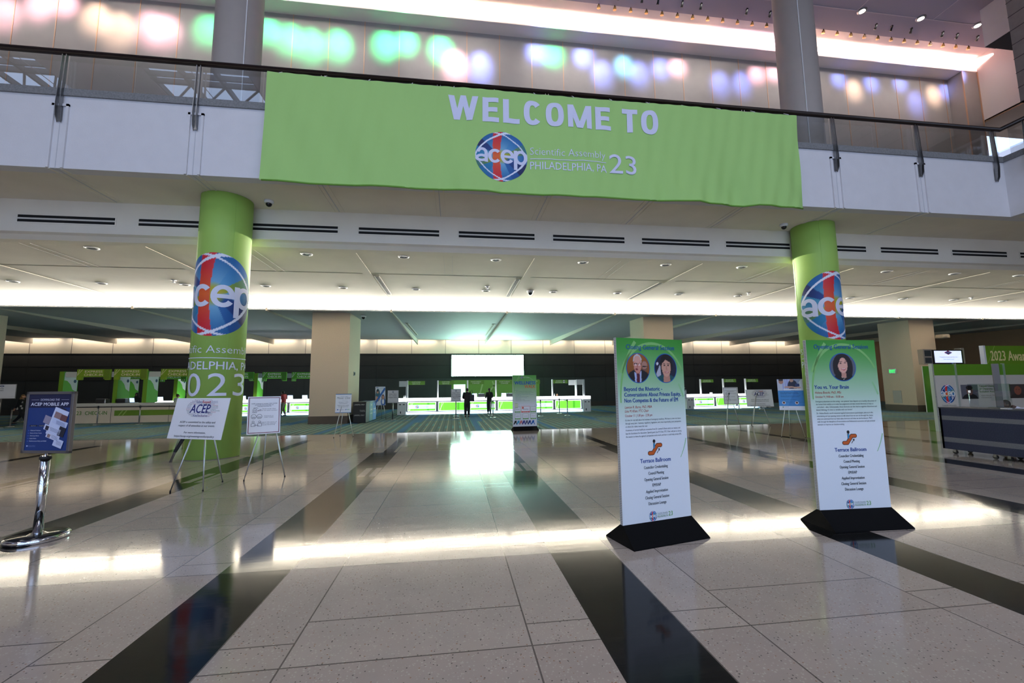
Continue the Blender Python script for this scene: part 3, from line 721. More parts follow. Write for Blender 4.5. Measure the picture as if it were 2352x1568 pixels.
b.rect(2.12, 8.285, 4.36, 8.305, wh, bf2, 16)
b.text('PHILADELPHIA, PA', 2.12, 7.99, .22, wh, bf2, w=2.25, al='L', cut=.15)
b.text('23', 4.45, 7.985, .56, wh, bf2, w=.84, al='L', bold=.005, cut=.15)
world_part(b, 'lettering', t)
b = MB()
for k in range(14): b.tube([(bx0+.3+k*1.16, BY-.02, bzt-.02), (bx0+.3+k*1.16, YF-.06, 10.44)], .012, white, 6)
world_part(b, 'cable_tie', t)

# ------------------------------------------------------------------ tall session boards
def planef(y=-.027): return lambda x, z: (x, y, z)
def pic(shapes, bg_):
    def fn(u, v):
        c = bg_(u, v) if callable(bg_) else bg_
        for sh in shapes:
            k = sh[0]
            if k == 'e':
                _, x, y, rx, ry, col = sh
                if ((u-x)/rx)**2+((v-y)/ry)**2 < 1: c = col
            elif k == 'r':
                _, x0, y0, x1, y1, col = sh
                if x0 < u < x1 and y0 < v < y1: c = col
            elif k == 'p':
                P_, col = sh[1], sh[2]; ins = False
                for i in range(len(P_)):
                    x1, y1 = P_[i]; x2, y2 = P_[i-1]
                    if (y1 > v) != (y2 > v) and u < (x2-x1)*(v-y1)/(y2-y1)+x1: ins = not ins
                if ins: c = col
        return c
    return fn
sk, sks, red = (205, 148, 126), (176, 118, 98), (190, 70, 70)
def face_shapes(x, y, s, sc=sk, sh=sks, lip=(170, 70, 70), eye=(40, 26, 22), brow=(50, 34, 28)):
    return [('e', x, y, .15*s, .20*s, sc), ('e', x+.05*s, y-.03*s, .09*s, .14*s, tuple(min(255, c+8) for c in sc)), ('r', x-.02*s, y-.07*s, x+.025*s, y+.03*s, sh), ('e', x-.055*s, y+.03*s, .028*s, .014*s, eye), ('e', x+.065*s, y+.03*s, .028*s, .014*s, eye),
            ('r', x-.09*s, y+.055*s, x-.025*s, y+.07*s, brow), ('r', x+.035*s, y+.055*s, x+.10*s, y+.07*s, brow), ('e', x+.003*s, y-.10*s, .05*s, .018*s, lip)]
PORT_A = pic([('e', .78, .56, .13, .19, (120, 80, 66)), ('e', .78, .60, .12, .14, (176, 126, 108)), ('r', .68, .54, .9, .57, (40, 30, 30)), ('e', .5, -.12, .62, .58, (20, 20, 24)), ('p', [(.34, 0), (.32, .36), (.5, .30), (.64, .42), (.62, 0)], (168, 178, 214)), ('p', [(.42, 0), (.41, .30), (.5, .33), (.56, .28), (.55, 0)], (88, 20, 36)), ('r', .38, .30, .58, .5, (180, 112, 96)),
              ('e', .47, .78, .19, .20, (196, 186, 186)), ('e', .47, .62, .17, .30, (206, 138, 120)), ('e', .47, .80, .14, .13, (216, 156, 138)), ('r', .31, .63, .47, .66, (50, 36, 36)), ('r', .49, .62, .66, .65, (50, 36, 36)), ('e', .39, .61, .05, .03, (230, 190, 180)), ('e', .56, .61, .05, .03, (230, 190, 180)), ('e', .43, .45, .06, .035, (120, 40, 44)), ('r', .44, .5, .49, .6, (186, 110, 96))], lambda u, v: (126+30*v, 74+14*v, 24))
PORT_B = pic([('p', [(0, .2), (.25, .65), (.3, .15), (.1, 0)], (180, 180, 190)), ('e', .12, .66, .05, .05, (210, 210, 220)), ('e', .54, .62, .29, .40, (22, 16, 16)), ('e', .5, -.12, .58, .40, (22, 78, 84)), ('p', [(.38, 0), (.4, .4), (.66, .4), (.7, 0)], (186, 130, 108)), ('e', .53, .53, .21, .33, (206, 152, 128)), ('p', [(.3, .66), (.36, .9), (.7, .9), (.78, .62), (.7, .72), (.5, .80), (.38, .70)], (22, 16, 16)),
              ('e', .45, .60, .045, .022, (40, 26, 22)), ('e', .63, .60, .045, .022, (40, 26, 22)), ('r', .39, .65, .5, .67, (46, 30, 26)), ('r', .57, .65, .7, .67, (46, 30, 26)), ('p', [(.52, .58), (.5, .45), (.58, .45), (.55, .58)], (186, 126, 104)), ('e', .54, .36, .10, .03, (180, 84, 80)), ('e', .54, .365, .06, .012, (230, 200, 190))], (26, 28, 52))
PORT_C = pic([('e', .5, .5, .40, .52, (28, 18, 18)), ('r', .2, 0, .85, .5, (26, 18, 18)), ('e', .5, -.08, .5, .34, (16, 14, 16)), ('p', [(.42, .1), (.42, .35), (.6, .35), (.62, .1)], (196, 140, 120)), ('e', .50, .57, .19, .29, (222, 166, 146)), ('p', [(.28, .55), (.34, .9), (.54, .92), (.42, .8), (.33, .62)], (28, 18, 18)), ('e', .43, .64, .045, .02, (40, 26, 26)), ('e', .60, .66, .045, .02, (40, 26, 26)), ('r', .37, .69, .49, .705, (60, 40, 34)), ('r', .54, .71, .66, .725, (60, 40, 34)), ('e', .53, .42, .085, .035, (190, 60, 70)), ('e', .53, .43, .06, .016, (240, 230, 226)),
              ('e', .45, .12, .02, .015, (200, 190, 180)), ('e', .55, .10, .02, .015, (200, 190, 180)), ('e', .5, .05, .02, .015, (200, 190, 180))], lambda u, v: (90, 96, 110))
DB, RD, TX = (18, 66, 150), (176, 44, 48), (58, 70, 78)
def session_bg(u, v):
    def mixc(a, b, t): t = max(0, min(1, t)); return tuple(a[i]*(1-t)+b[i]*t for i in range(3))
    dx, dy = u-.5, (v-.0)
    c = mixc((232, 236, 240), (58, 146, 44), ((v-.50)/.50)**1.15 if v > .50 else 0)
    if v > .80: c = mixc(c, (44, 134, 36), abs(u-.5)*1.1*(v-.8)/.2)
    return c
def curves(b, f, H_):
    lt = (128, 186, 104)
    def arc(cx_, cy_, rx, ry, a0, a1, w0, w1, col, n=26, clip=True):
        for k in range(n):
            q = []
            for a, wd in ((a0+(a1-a0)*k/n, w0+(w1-w0)*k/n), (a0+(a1-a0)*(k+1)/n, w0+(w1-w0)*(k+1)/n)):
                a = math.radians(a); q.append(((cx_+(rx-wd)*math.cos(a), cy_+(ry-wd)*math.sin(a)), (cx_+(rx+wd)*math.cos(a), cy_+(ry+wd)*math.sin(a))))
            pts = [q[0][0], q[0][1], q[1][1], q[1][0]]
            if clip and any(abs(p_[0]) > .50 or p_[1] > H_ for p_ in pts): continue
            b.poly(pts, col, f)
    arc(.02, H_-.62, .50, .56, 20, 160, .012, .022, lt)
    arc(.55, H_-.75, 1.02, 1.1, 140, 182, .022, .008, lt)
    arc(-.1, H_-1.0, .62, .78, -38, 34, .004, .014, (146, 196, 140))
def session_board(loc, rz, label, kind):
    H0, H1, W = .19, 2.40, 1.015
    t = thing('session_board', loc, rz, label, 'sign', 'tall conference session boards')
    b = MB(); b.box(-W/2, W/2, -.025, .025, H0-.05, H1, white)
    core = mat('corrugated_edge', (150, 150, 148), .8)
    for k in range(110): b.box(-W/2-.002, -W/2, -.018, .018, H0+.01+.02*k, H0+.02+.02*k, core)
    b.build('panel', t)
    b = MB(); f0, f, f2 = planef(-.0265), planef(-.029), planef(-.0315)
    b.paint(-W/2, H0-.04, W/2, H1, 24, 90, session_bg, f0); curves(b, planef(-.0275), H1)
    ttl = {'closing': 'Closing General Session', 'opening': 'Opening General Session'}[kind]
    b.text(ttl, 0, 2.262 if kind == 'closing' else 2.283, .058, (14, 84, 146), f, w=.74 if kind == 'closing' else .80, bold=.018)
    if kind == 'closing':
        for x, fn in ((-.20, PORT_A), (.22, PORT_B)):
            b.disc(x, 2.032, .178, .187, (24, 96, 168), planef(-.028), 40); b.paint(x-.168, 1.855, x+.168, 2.209, 40, 44, fn, f, ell=True)
        L = [('Beyond the Rhetoric -', 1.752, .047, .57, DB, .025), ('Conversations About Private Equity,', 1.684, .047, .86, DB, .025), ('Non Competes & the Future of EM', 1.614, .047, .81, DB, .025)]
        for s_, z, h, w_, c, bo in L: b.text(s_, -.42, z, h, c, f, w=w_, al='L', bold=bo)
        b.text('Lawton R. Burns, PhD, MBA', -.42, 1.542, .030, RD, f, w=.40, al='L', shear=.25); b.text('Lina M. Khan, FTC Chair', -.42, 1.495, .030, RD, f, w=.35, al='L', shear=.25)
        b.text('October 11 | 1:30 pm - 2:30 pm', -.42, 1.442, .028, RD, f, w=.40, al='L')
        P_ = ["It's time for real talk about the business of emergency medicine. We have to view our issues", "through every lens - business, regulatory, legislative, and, most importantly, your perspective", "on where the rubber meets the road.", "", "A summary of current healthcare economics from Dr. Lawton R. Burns starts our session, and", "lays the foundation for discussion. Special guest Lina M. Khan, FTC Chair, will join us during", "the session to share the agency's perspective on its work and how it could help protect EPs."]
        z = 1.393
        for s_ in P_:
            if s_: b.text(s_, -.42, z, .020, TX, f, w=.84*min(1, len(s_)/92), al='L'); z -= .0385
            else: z -= .003
        zi = 1.042
    else:
        b.disc(0, 2.035, .195, .19, (24, 96, 168), planef(-.028), 40); b.paint(-.184, 1.856, .184, 2.214, 44, 44, PORT_C, f, ell=True)
        b.text('You vs. Your Brain', -.44, 1.748, .048, DB, f, w=.50, al='L', bold=.025)
        b.text('Helena Boschi, PhD, MSc', -.44, 1.685, .030, RD, f, w=.385, al='L', shear=.25); b.text('October 9 | 9:00 am - 10:30 am', -.44, 1.630, .028, RD, f, w=.41, al='L')
        P_ = ["Emergency physicians are fast acting - our patients' lives depend on it. Luckily, the power of", "the human brain enables us to make fast judgements and take mental shortcuts to keep us", "- and others - alive. Unfortunately, those shortcuts can also lead to cognitive distortions and", "biased thinking. It's time to wrestle with our brains!", "", "Dr. Helena Boschi, world renowned applied neuroscience psychologist, joins us in this", "entertaining and eye-opening session to talk about how we can cut through the clutter", "when we understand how our brain takes shortcuts and what we can do about it. We'll", "walk through the disciplines of neuroscience and behavioral economics and get practical", "examples to improve our decision-making."]
        z = 1.573
        for s_ in P_:
            if s_: b.text(s_, -.44, z, .020, TX, f, w=.885*min(1, len(s_)/92), al='L'); z -= .0365
            else: z -= .008
        zi = 1.083
    # escalator pictogram
    k_ = (20, 20, 22); o_ = (206, 94, 28)
    cx_, cz = .0, zi+.0
    
    pth = [(-.085, cz-.045), (-.035, cz-.045), (.035, cz+.045), (.085, cz+.045)]
    for wd, c, ff in ((.052, k_, planef(-.0285)), (.038, o_, f)):
        b.stroke(pth, wd, c, ff)
        for p_ in pth: b.disc(p_[0], p_[1], wd/2, wd/2, c, planef(-.0285-.0008*(c == o_)), 14)
    b.disc(-.012, cz+.095, .020, .022, k_, f, 14); b.rect(-.026, cz+.0, .002, cz+.072, k_, planef(-.0283)); b.rect(-.022, cz+.01, -.002, cz+.068, (56, 150, 200), planef(-.029))
    b.stroke([(.025, cz-.05), (.065, cz+.0)], .007, k_, f); b.stroke([(.045, cz-.002), (.067, cz+.003), (.064, cz-.022)], .007, k_, f)
    zt = cz-.154
    b.text('Terrace Ballroom', 0, zt, .047, DB, f, w=.455, bold=.025)
    for i_, s_ in enumerate(('Councilor Credentialing', 'Council Meeting', 'Opening General Session', 'EM:RAP', 'Applied Improvisation', 'Closing General Session', 'Discussion Lounge')):
        b.text(s_, 0, zt-.073-.0706*i_, .034, (44, 54, 62), f, w={'EM:RAP': .125}.get(s_, .0155*len(s_)), bold=.008)
    logo(b, -.075, .26, .11, .12, f, 26, False); b.glyphs('acep', -.075, .247, .028, (235, 238, 250), f2, .105, gap=-.04)
    b.text('Scientific Assembly', -.01, .275, .018, (130, 150, 150), f, w=.155, al='L'); b.rect(-.01, .264, .145, .267, (90, 130, 90), f); b.text('PHILADELPHIA, PA', -.01, .235, .02, (70, 130, 60), f, w=.155, al='L')
    b.text('23', .155, .24, .05, (84, 160, 50), f, w=.065, al='L')
    b.build('printed_graphics', t)
    b = MB(); D = .275; e = .0
    b.prism([(-D, 0), (D, 0), (D, .012), (.028, .20), (-.028, .20), (-D, .012)], lambda y, z: (-.545 if abs(y) > .1 else -.51, y, z), lambda y, z: (.545 if abs(y) > .1 else .51, y, z), blackf)
    b.build('foam_base', t); return t
session_board((2.435, 5.10, 0), math.radians(13.5), 'tall board announcing the closing general session with two portraits', 'closing')
session_board((5.175, 5.14, 0), math.radians(-1.6), 'tall board announcing the opening general session with one portrait', 'opening')

# wellness board by the carpet edge
t = thing('wellness_board', (3.02, 18.45, 0), math.radians(5), 'green and white wellness walk board standing at the carpet edge', 'sign')
b = MB(); b.box(-.53, .53, -.025, .025, .15, 2.36, white); b.build('panel', t)
b = MB(); f0, f, f2 = planef(-.03), planef(-.036), planef(-.042)
def wbg(u, v):
    t_ = max(0, min(1, (v-.42)/.58)); return tuple(a*(1-t_)+c_*t_ for a, c_ in zip((228, 230, 236), (84, 160, 60)))
b.paint(-.53, .15, .53, 2.36, 16, 50, wbg, f0); curves(b, planef(-.032), 2.36)
logo(b, -.12, 2.26, .10, .10, f, 16, False); b.text('Scientific Assembly 23', -.05, 2.24, .03, (230, 236, 230), f, w=.26, al='L')
b.text('WELLNESS', .02, 1.96, .135, (20, 80, 170), f, w=.94, bold=.04); b.text('WALK', .24, 1.80, .135, (226, 84, 40), f, w=.49, bold=.01)
for i_, (s_, w_, c) in enumerate((('How It Works:', .18, DB), ('1. Visit a participating booth and register for the event', .72, TX), ('2. Pick up your pedometer and walk with your colleagues', .82, TX), ('Step count challenge runs every day of the meeting', .66, TX), ('3. Compare your daily step count with everyone', .80, DB), ('on the wellness board', .25, DB), ('4. Collect your prize at the booths listed below', .58, TX), ('Rules and prizes for each day', .50, DB), ('Daily winners', .24, TX), ('Saturday through Tuesday', .40, TX), ('Grand prize drawing on the last day of the meeting', .62, TX))):
    b.text(s_, -.46+(.05 if i_ else 0), 1.70-.045*i_, .02, c, f, w=w_, al='L')
b.rect(-.46, .95, -.30, 1.17, (214, 226, 190), f); b.text('PRIZES', -.38, 1.14, .02, DB, f2, w=.1)
for i_, (x, z, c) in enumerate(((-.32, .82, (100, 170, 60)), (.03, .82, (220, 80, 50)), (.37, .82, (100, 170, 60)), (-.32, .53, (100, 170, 60)), (.03, .53, (100, 170, 60)), (.37, .53, (100, 170, 60)))):
    hw = .19 if i_ == 1 else .125
    b.rect(x-hw, z-.02, x+hw, z+(.21 if i_ == 1 else .18), c, planef(-.034)); b.rect(x-hw+.008, z-.012, x+hw-.008, z+(.20 if i_ == 1 else .172), (240, 240, 246), f); b.rect(x-hw, z-.06, x+hw, z-.02, c, f)
    b.text('BOOTH 1208', x, z-.052, .022, (240, 240, 240), f2, w=hw*1.2)
    b.text(('emcare', 'vituity', 'USACS', 'HIPPO', 'TeamHealth', 'SCP Health')[i_], x, z+.06, .045 if i_ == 1 else .03, (90, 90, 110), f2, w=hw*1.3)
b.disc(-.09, .96, .035, .05, (226, 84, 40), f2)
for i_, (x, c) in enumerate(((-.42, (20, 24, 24)), (-.29, (70, 160, 200)), (-.17, (210, 120, 120)), (-.05, (60, 60, 140)), (.08, (90, 92, 120)), (.21, (24, 60, 130)), (.36, (30, 100, 180)))):
    b.poly([(x-.03, .42), (x+.05, .42), (x+.045, .34), (x+.08, .245), (x+.05, .24), (x+.01, .33), (x-.06, .25), (x-.09, .27)], c, f)
b.build('printed_graphics', t)
b = MB(); b.prism([(-.25, 0), (.25, 0), (.25, .012), (.028, .17), (-.028, .17), (-.25, .012)], lambda y, z: (-.56 if abs(y) > .1 else -.52, y, z), lambda y, z: (.56 if abs(y) > .1 else .52, y, z), blackf); b.build('foam_base', t)

# ------------------------------------------------------------------ easels with boards
def easel(name, feet, label, apex_back=.05, z1=1.75, grp='tripod easels carrying sign boards', cen=None, zb=.92):
    fx = sum(p[0] for p in feet)/3; fy = sum(p[1] for p in feet)/3
    if cen: fx, fy = cen
    t = thing('easel', (fx, fy, 0), 0, label, 'easel', grp)
    for p in feet:
        d = Vector((p[0]-fx, p[1]-fy, 0)); top = d*.12+Vector((0, 0, z1-.0))
        b = MB(); b.tube([top, top*.35+d*.65+Vector((0, 0, 0)), d+Vector((0, 0, .02))], [.014, .014, .010], alu, 10)
        l = b.build('leg', t)
        b = MB(); b.tube([d+Vector((0, 0, .03)), d], .014, rubber, 8); b.build('rubber_foot', l)
    b = MB(); b.tube([(0, 0, z1-.06), (0, 0, z1+.05)], .03, rubber, 10); b.build('hub', t)
    return t
def board(name, loc, yaw, tilt, w, h, label, draw, thick=.008, cat='sign', edge=white, part='printed_graphics', hooks=True):
    t = thing(name, loc, yaw, label, cat); t.rotation_euler = (-tilt, 0, yaw)
    b = MB(); b.box(-w/2, w/2, 0, thick, 0, h, edge); b.build('panel', t)
    b = MB(); draw(b, w, h); b.build(part, t)
    return t
def pf(k=1): return lambda x, z: (x, -.0015*k, z)
def draw_acep(b, w, h):
    f, f2, f3 = pf(1), pf(2), pf(3)
    b.rect(-w/2, 0, w/2, h, (240, 240, 244), f)
    rng = random.Random(3); cols = [(176, 44, 60), (40, 56, 130), (40, 110, 80), (60, 60, 70), (110, 40, 110)]
    words = ['Unity', 'Trust', 'Peace', 'Team', 'Fun', 'ACEP', 'Kind', 'Respect', 'Safety', 'Caring', 'Support', 'Equity', 'Professional', 'Learn', 'Happy', 'Public', 'Help', 'Welcome', 'Friendly']
    z = h*.93; rows = 13
    for r in range(rows):
        zz = h*.945-(h*.40)*r/(rows-1); hw = w*.27*math.sqrt(max(.1, 1-((r-6)/7.2)**2)); x = -hw
        while x < hw:
            wd = rng.choice(words); ww = .0155*len(wd)*w; b.text(wd, x, zz, h*.021, rng.choice(cols), f2, w=ww, al='L'); x += ww+.008*w
    def clear(x0, z0, x1, z1): b.rect(x0, z0, x1, z1, (240, 240, 244), lambda x, z: (x, -.0036, z))
    clear(-w*.11, h*.865, w*.13, h*.945); b.text('Safety', -w*.05, h*.878, h*.058, (40, 44, 130), f3, w=w*.115, bold=.01); b.text('Respect', w*.085, h*.872, h*.068, (186, 26, 40), f3, w=w*.15, bold=.03)
    f4 = pf(3.2)
    clear(-w*.19, h*.62, w*.185, h*.845); b.text('ACEP', -w*.005, h*.635, h*.205, (24, 34, 120), pf(3.4), w=w*.37, bold=.02, shear=.12)
    clear(w*.12, h*.61, w*.205, h*.675); b.text('Fun', w*.165, h*.62, h*.05, (40, 44, 130), pf(3.6), w=w*.075, bold=.02)
    clear(-w*.12, h*.53, w*.16, h*.602); b.text('Kind', -w*.07, h*.54, h*.055, (40, 44, 130), f3, w=w*.08, bold=.02); b.text('Inclusive', w*.07, h*.54, h*.055, (90, 30, 120), f3, w=w*.175, bold=.02)
    tx = (30, 32, 44)
    b.text('ACEP is committed to the safety and', 0, h*.385, h*.046, tx, f2, w=w*.66, bold=.012); b.text('respect of all attendees at our events.', 0, h*.30, h*.046, tx, f2, w=w*.68, bold=.012)
    b.text('For more information,', 0, h*.135, h*.044, tx, f2, w=w*.40, bold=.012); b.text('https://acep.org/meetingconductpolicy', 0, h*.045, h*.046, tx, f2, w=w*.74, bold=.012)
def draw_cdc(b, w, h):
    f, f2, f3 = pf(1), pf(2), pf(3); m_ = (120, 24, 48); k = (40, 40, 60)
    b.rect(-w/2, 0, w/2, h, (240, 240, 244), f); q = .035*w
    for a in ((-w/2+q, q, w/2-q, q*1.6), (-w/2+q, h-q*1.6, w/2-q, h-q), (-w/2+q, q, -w/2+q*1.6, h-q), (w/2-q*1.6, q, w/2-q, h-q)): b.rect(*a, m_, f2)
    for i_, s_ in enumerate(('ACEP continues to monitor CDC COVID', 'protocols and encourage our', 'meeting attendees to:')): b.text(s_, 0, h*(.80-.035*i_), h*.02, k, f2, w=w*(.78, .56, .42)[i_], bold=.03)
    for i_, (s_, z, ww) in enumerate((('Wash hands often', .655, .42), ('and use hand sanitizer', .615, .52), ('Continue to', .465, .28), ('wear masks', .43, .28), ('Respect the space of', .30, .50), ('others and maintain', .265, .46), ('social distancing', .23, .38))): b.text(s_, w*.14, h*z, h*.022, k, f2, w=w*ww)
    L = .010*w
    def ring(x, z, r, n=18, a0=0, a1=2*PI): b.stroke([(x+r*math.cos(a0+(a1-a0)*i/n), z+r*math.sin(a0+(a1-a0)*i/n)) for i in range(n+1)], L, k, f2)
    x, z = -w*.28, h*.62
    b.stroke([(x-.06*w, z-.05*h), (x+.05*w, z-.05*h), (x+.05*w, z+.03*h), (x+.02*w, z+.055*h), (x-.03*w, z+.055*h), (x-.06*w, z+.03*h), (x-.06*w, z-.05*h)], L, k, f2)
    b.stroke([(x-.03*w, z+.055*h), (x-.03*w, z+.08*h), (x+.05*w, z+.08*h), (x+.09*w, z+.06*h)], L, k, f2); ring(x-.005*w, z-.005*h, .03*w); b.stroke([(x+.08*w, z+.0*h), (x+.16*w, z+.03*h), (x+.19*w, z+.03*h)], L, k, f2); b.stroke([(x+.08*w, z-.01*h), (x+.15*w, z+.0*h), (x+.18*w, z+.015*h)], L, (120, 24, 48), f2)
    for dx in (-.03, .14):
        ring(x+dx*w, h*.465, .075*w); b.stroke([(x+(dx-.05)*w, h*.455), (x+(dx+.05)*w, h*.455)], L, k, f2); b.stroke([(x+(dx-.045)*w, h*.435), (x+(dx+.045)*w, h*.435)], L, k, f2)
    for dx in (-.04, .15):
        ring(x+dx*w, h*.325, .032*w); b.stroke([(x+(dx-.06)*w, h*.21), (x+(dx-.06)*w, h*.27), (x+(dx-.03)*w, h*.29), (x+(dx+.03)*w, h*.29), (x+(dx+.06)*w, h*.27), (x+(dx+.06)*w, h*.21), (x+(dx-.06)*w, h*.21)], L, k, f2)
    b.stroke([(x-.02*w, h*.235), (x+.13*w, h*.235)], L, k, f3)
def hooks(t, w, x=(.12, -.12), y=-.0):
    for q in x:
        b = MB(); b.tube([(q, .06, -.012), (q, -.03, -.012), (q, -.03, .03)], .006, steel, 6); b.build('hook', t)
feetA = [fl(391, 1130), fl(466, 1128), fl(511, 1107)]
eA = easel('easel', feetA, 'silver tripod easel holding the landscape conduct policy sign', cen=(-4.70, 8.98), z1=1.45); hooks(eA, 1)
board('policy_sign', (-4.76, 8.74, .93), math.radians(-24), math.radians(11), 1.32, .76, 'landscape white conduct policy sign with blue word cloud beside the left green column', draw_acep)
feetB = [fl(560, 1105), fl(602, 1089), fl(654, 1095)]
easel('easel', feetB, 'silver tripod easel holding the portrait sign with the maroon border', cen=(-3.92, 9.86), z1=1.45)
board('health_sign', (-3.933, 9.68, .91), math.radians(27), math.radians(8.8), .61, .78, 'portrait white sign with maroon border and hand washing icons, left of the beige pillar', draw_cdc)
def draw_master(b, w, h):
    f, f2 = pf(1), pf(2); b.rect(-w/2, 0, w/2, h, (238, 238, 242), f); b.rect(-w/2, h*.965, w/2, h, (40, 110, 170), f2); b.rect(-w/2, 0, w/2, h*.03, (40, 110, 170), f2)
    b.text('REIMBURSEMENT AND CODING', .05*w, h*.86, h*.022, (60, 90, 150), f2, w=w*.5); b.text('Master Class', 0, h*.74, h*.10, (20, 22, 30), f2, w=w*.84, shear=.3, bold=-.008); b.rect(-.1*w, h*.66, .28*w, h*.664, (90, 90, 100), f2)
    for s_, z, ww, bo in (('February 6 - 9, 2024', .55, .60, .01), ('ACEP Headquarters', .48, .52, .01), ('Registration Now Available', .38, .70, .03), ('www.acep.org/rcmasters', .31, .64, .03)): b.text(s_, 0, h*z, h*.03, (60, 64, 90), f2, w=w*ww, bold=bo)
    b.rect(-.38*w, .15*h, -.31*w, .2*h, (40, 90, 170), f2); b.text('American College of', -.28*w, .18*h, .018*h, (60, 100, 170), f2, w=.34*w, al='L'); b.text('Emergency Physicians', -.28*w, .15*h, .018*h, (60, 100, 170), f2, w=.34*w, al='L'); b.text('EM', .12*w, .15*h, .05*h, (40, 90, 170), f2, w=.13*w, al='L', bold=.03); b.text('CRC', .27*w, .15*h, .05*h, (90, 170, 110), f2, w=.14*w, al='L', bold=.03)
easel('easel', [fl(766.3, 1005), fl(780.9, 1000.5), fl(811.5, 1002.4)], 'silver tripod easel in front of the beige pillar at the carpet edge', cen=(-4.28, 17.75), z1=1.45)
board('master_class_sign', (-4.288, 17.60, .914), math.radians(9.3), math.radians(6.8), .58, .74, 'portrait white sign with blue bars and handwritten title in front of the beige pillar', draw_master)
def draw_nurse(b, w, h):
    f, f2, f3 = pf(1), pf(2), pf(3)
    fn = pic([('e', .24, .55, .22, .34, (40, 96, 110)), ('e', .22, .72, .10, .09, (190, 140, 116)), ('e', .22, .79, .10, .06, (28, 22, 22)), ('p', [(.0, .3), (.1, .5), (.45, .35), (.4, .25)], (190, 140, 116)), ('e', .78, .18, .24, .22, (60, 100, 170)), ('e', .76, .42, .15, .16, (60, 36, 30)), ('e', .76, .42, .08, .10, (206, 160, 136)), ('e', .76, .2, .1, .14, (230, 232, 238)), ('p', [(.0, .05), (.0, .22), (.9, .95), (1, .9), (1, .84)], (30, 96, 176))], lambda u, v: (222-20*u, 226-10*u, 232))
    b.paint(-w/2, 0, w/2, h, 40, 60, fn, f); b.rect(-.46*w, .93*h, -.2*w, .965*h, (40, 90, 160), f2); b.text('Join the team', .2*w, .03*h, .03*h, (60, 80, 120), f2, w=.4*w); b.text('Emergency medicine careers', .1*w, .92*h, .02*h, (80, 100, 130), f2, w=.5*w)
easel('easel', [(-4.85, 27.75, 0), (-4.55, 28.3, 0), (-4.2, 27.7, 0)], 'silver tripod easel behind the recycling bins', cen=(-4.53, 27.95), z1=1.5)
board('nurse_sign', (-4.535, 27.7, .836), math.radians(18), math.radians(8), .60, 1.16, 'tall poster sign with medical staff photos and a blue diagonal, right of the recycling bins', draw_nurse)
easel('easel', [fl(1669.7, 982.7), fl(1668, 977.5), fl(1700.7, 980.5)], 'silver tripod easel, leftmost of the three behind the closing session board', cen=(12.10, 17.7), z1=1.45)
board('health_sign', (12.126, 17.60, .985), math.radians(-22), math.radians(7.7), .61, .76, 'small portrait white sign with maroon border left of the far conduct policy sign', draw_cdc)
easel('easel', [fl(1726, 976), fl(1728.8, 979), fl(1770, 977.6)], 'silver tripod easel under the far landscape conduct policy sign', cen=(13.68, 17.98), z1=1.4)
board('policy_sign', (13.731, 17.88, .859), math.radians(-12), math.radians(7.4), 1.16, .77, 'landscape conduct policy sign between the two tall session boards', draw_acep)
def draw_blue(b, w, h):
    f, f2, f3 = pf(1), pf(2), pf(3); b.rect(-w/2, 0, w/2, h, (72, 150, 216), f); b.rect(-w/2, 0, w/2, .13*h, (238, 240, 246), f2)
    fn = pic([('r', .5, .3, .9, 1, (150, 160, 190)), ('e', .55, .45, .17, .5, (28, 34, 60)), ('e', .52, .88, .07, .14, (196, 150, 130)), ('e', .06, .35, .14, .6, (206, 210, 224)), ('e', .14, .80, .09, .22, (180, 130, 110)), ('e', .14, .95, .09, .12, (60, 40, 36)), ('e', .95, .4, .2, .6, (214, 216, 228)), ('r', .2, .0, .85, .16, (230, 232, 240)), ('e', .42, .3, .18, .08, (206, 160, 140)), ('e', .7, .25, .14, .08, (214, 170, 150)), ('r', .64, .35, .8, .6, (40, 60, 110))], lambda u, v: (196-40*((int(u*26)) % 2), 204-40*((int(u*26)) % 2), 226))
    b.paint(-w/2, .63*h, w/2, h, 60, 36, fn, f2)
    b.poly([(-w*.18, .13*h), (w*.1, .63*h), (w/2, .63*h), (w/2, .13*h)], (58, 136, 206), f2)
    for s_, z, ww, hh, c in (('How Alcohol Is the Evolving', .555, .62, .026, (16, 36, 80)), ('Landscape of EM Treatment', .515, .66, .026, (16, 36, 80)), ('Join us to hear about the latest research', .45, .70, .018, (16, 36, 80)), ('with leading faculty in emergency medicine', .42, .66, .018, (16, 36, 80)), ('Tuesday, October 10 | 12:00 pm', .33, .56, .016, (16, 36, 80))): b.text(s_, -.42*w, z*h, hh*h, c, f3, w=ww*w, al='L', bold=.01)
    for x in (-.32, .14):
        b.disc(x*w, .235*h, .065*w, .048*h, (230, 230, 236), f3); b.disc(x*w, .235*h, .04*w, .034*h, (170, 110, 90), pf(4)); b.disc(x*w, .25*h, .04*w, .02*h, (60, 40, 36), pf(5)); b.text('Faculty name', (x+.09)*w, .25*h, .014*h, (16, 36, 80), f3, w=.22*w, al='L')
    b.disc(-.36*w, .095*h, .022*w, .016*h, (60, 120, 90), f3); b.text('ACEP23', -.32*w, .09*h, .016*h, (60, 100, 120), f3, w=.16*w, al='L'); b.text('See you in the exhibit hall at the booth', -.42*w, .03*h, .014*h, (40, 60, 90), f3, w=.5*w, al='L')
easel('easel', [fl(1795, 1004), fl(1815, 1000.4), fl(1850, 1005.5)], 'silver tripod easel left of the right green column', cen=(11.75, 13.85), z1=1.6)
board('photo_sign', (11.755, 13.68, .935), math.radians(-33), math.radians(7), .84, 1.09, 'blue sign with a meeting photo on an easel touching the right green column', draw_blue)
p = fl(389, 1062); t = thing('folded_easel', p, 0, 'folded silver easel leaning behind the conduct policy sign by the left green column', 'easel')
for dx in (0, .06, .1):
    b = MB(); b.tube([(dx*.4, 0, 0), (.42+dx, -.12, 1.15)], .013, alu, 8); b.build('leg', t)
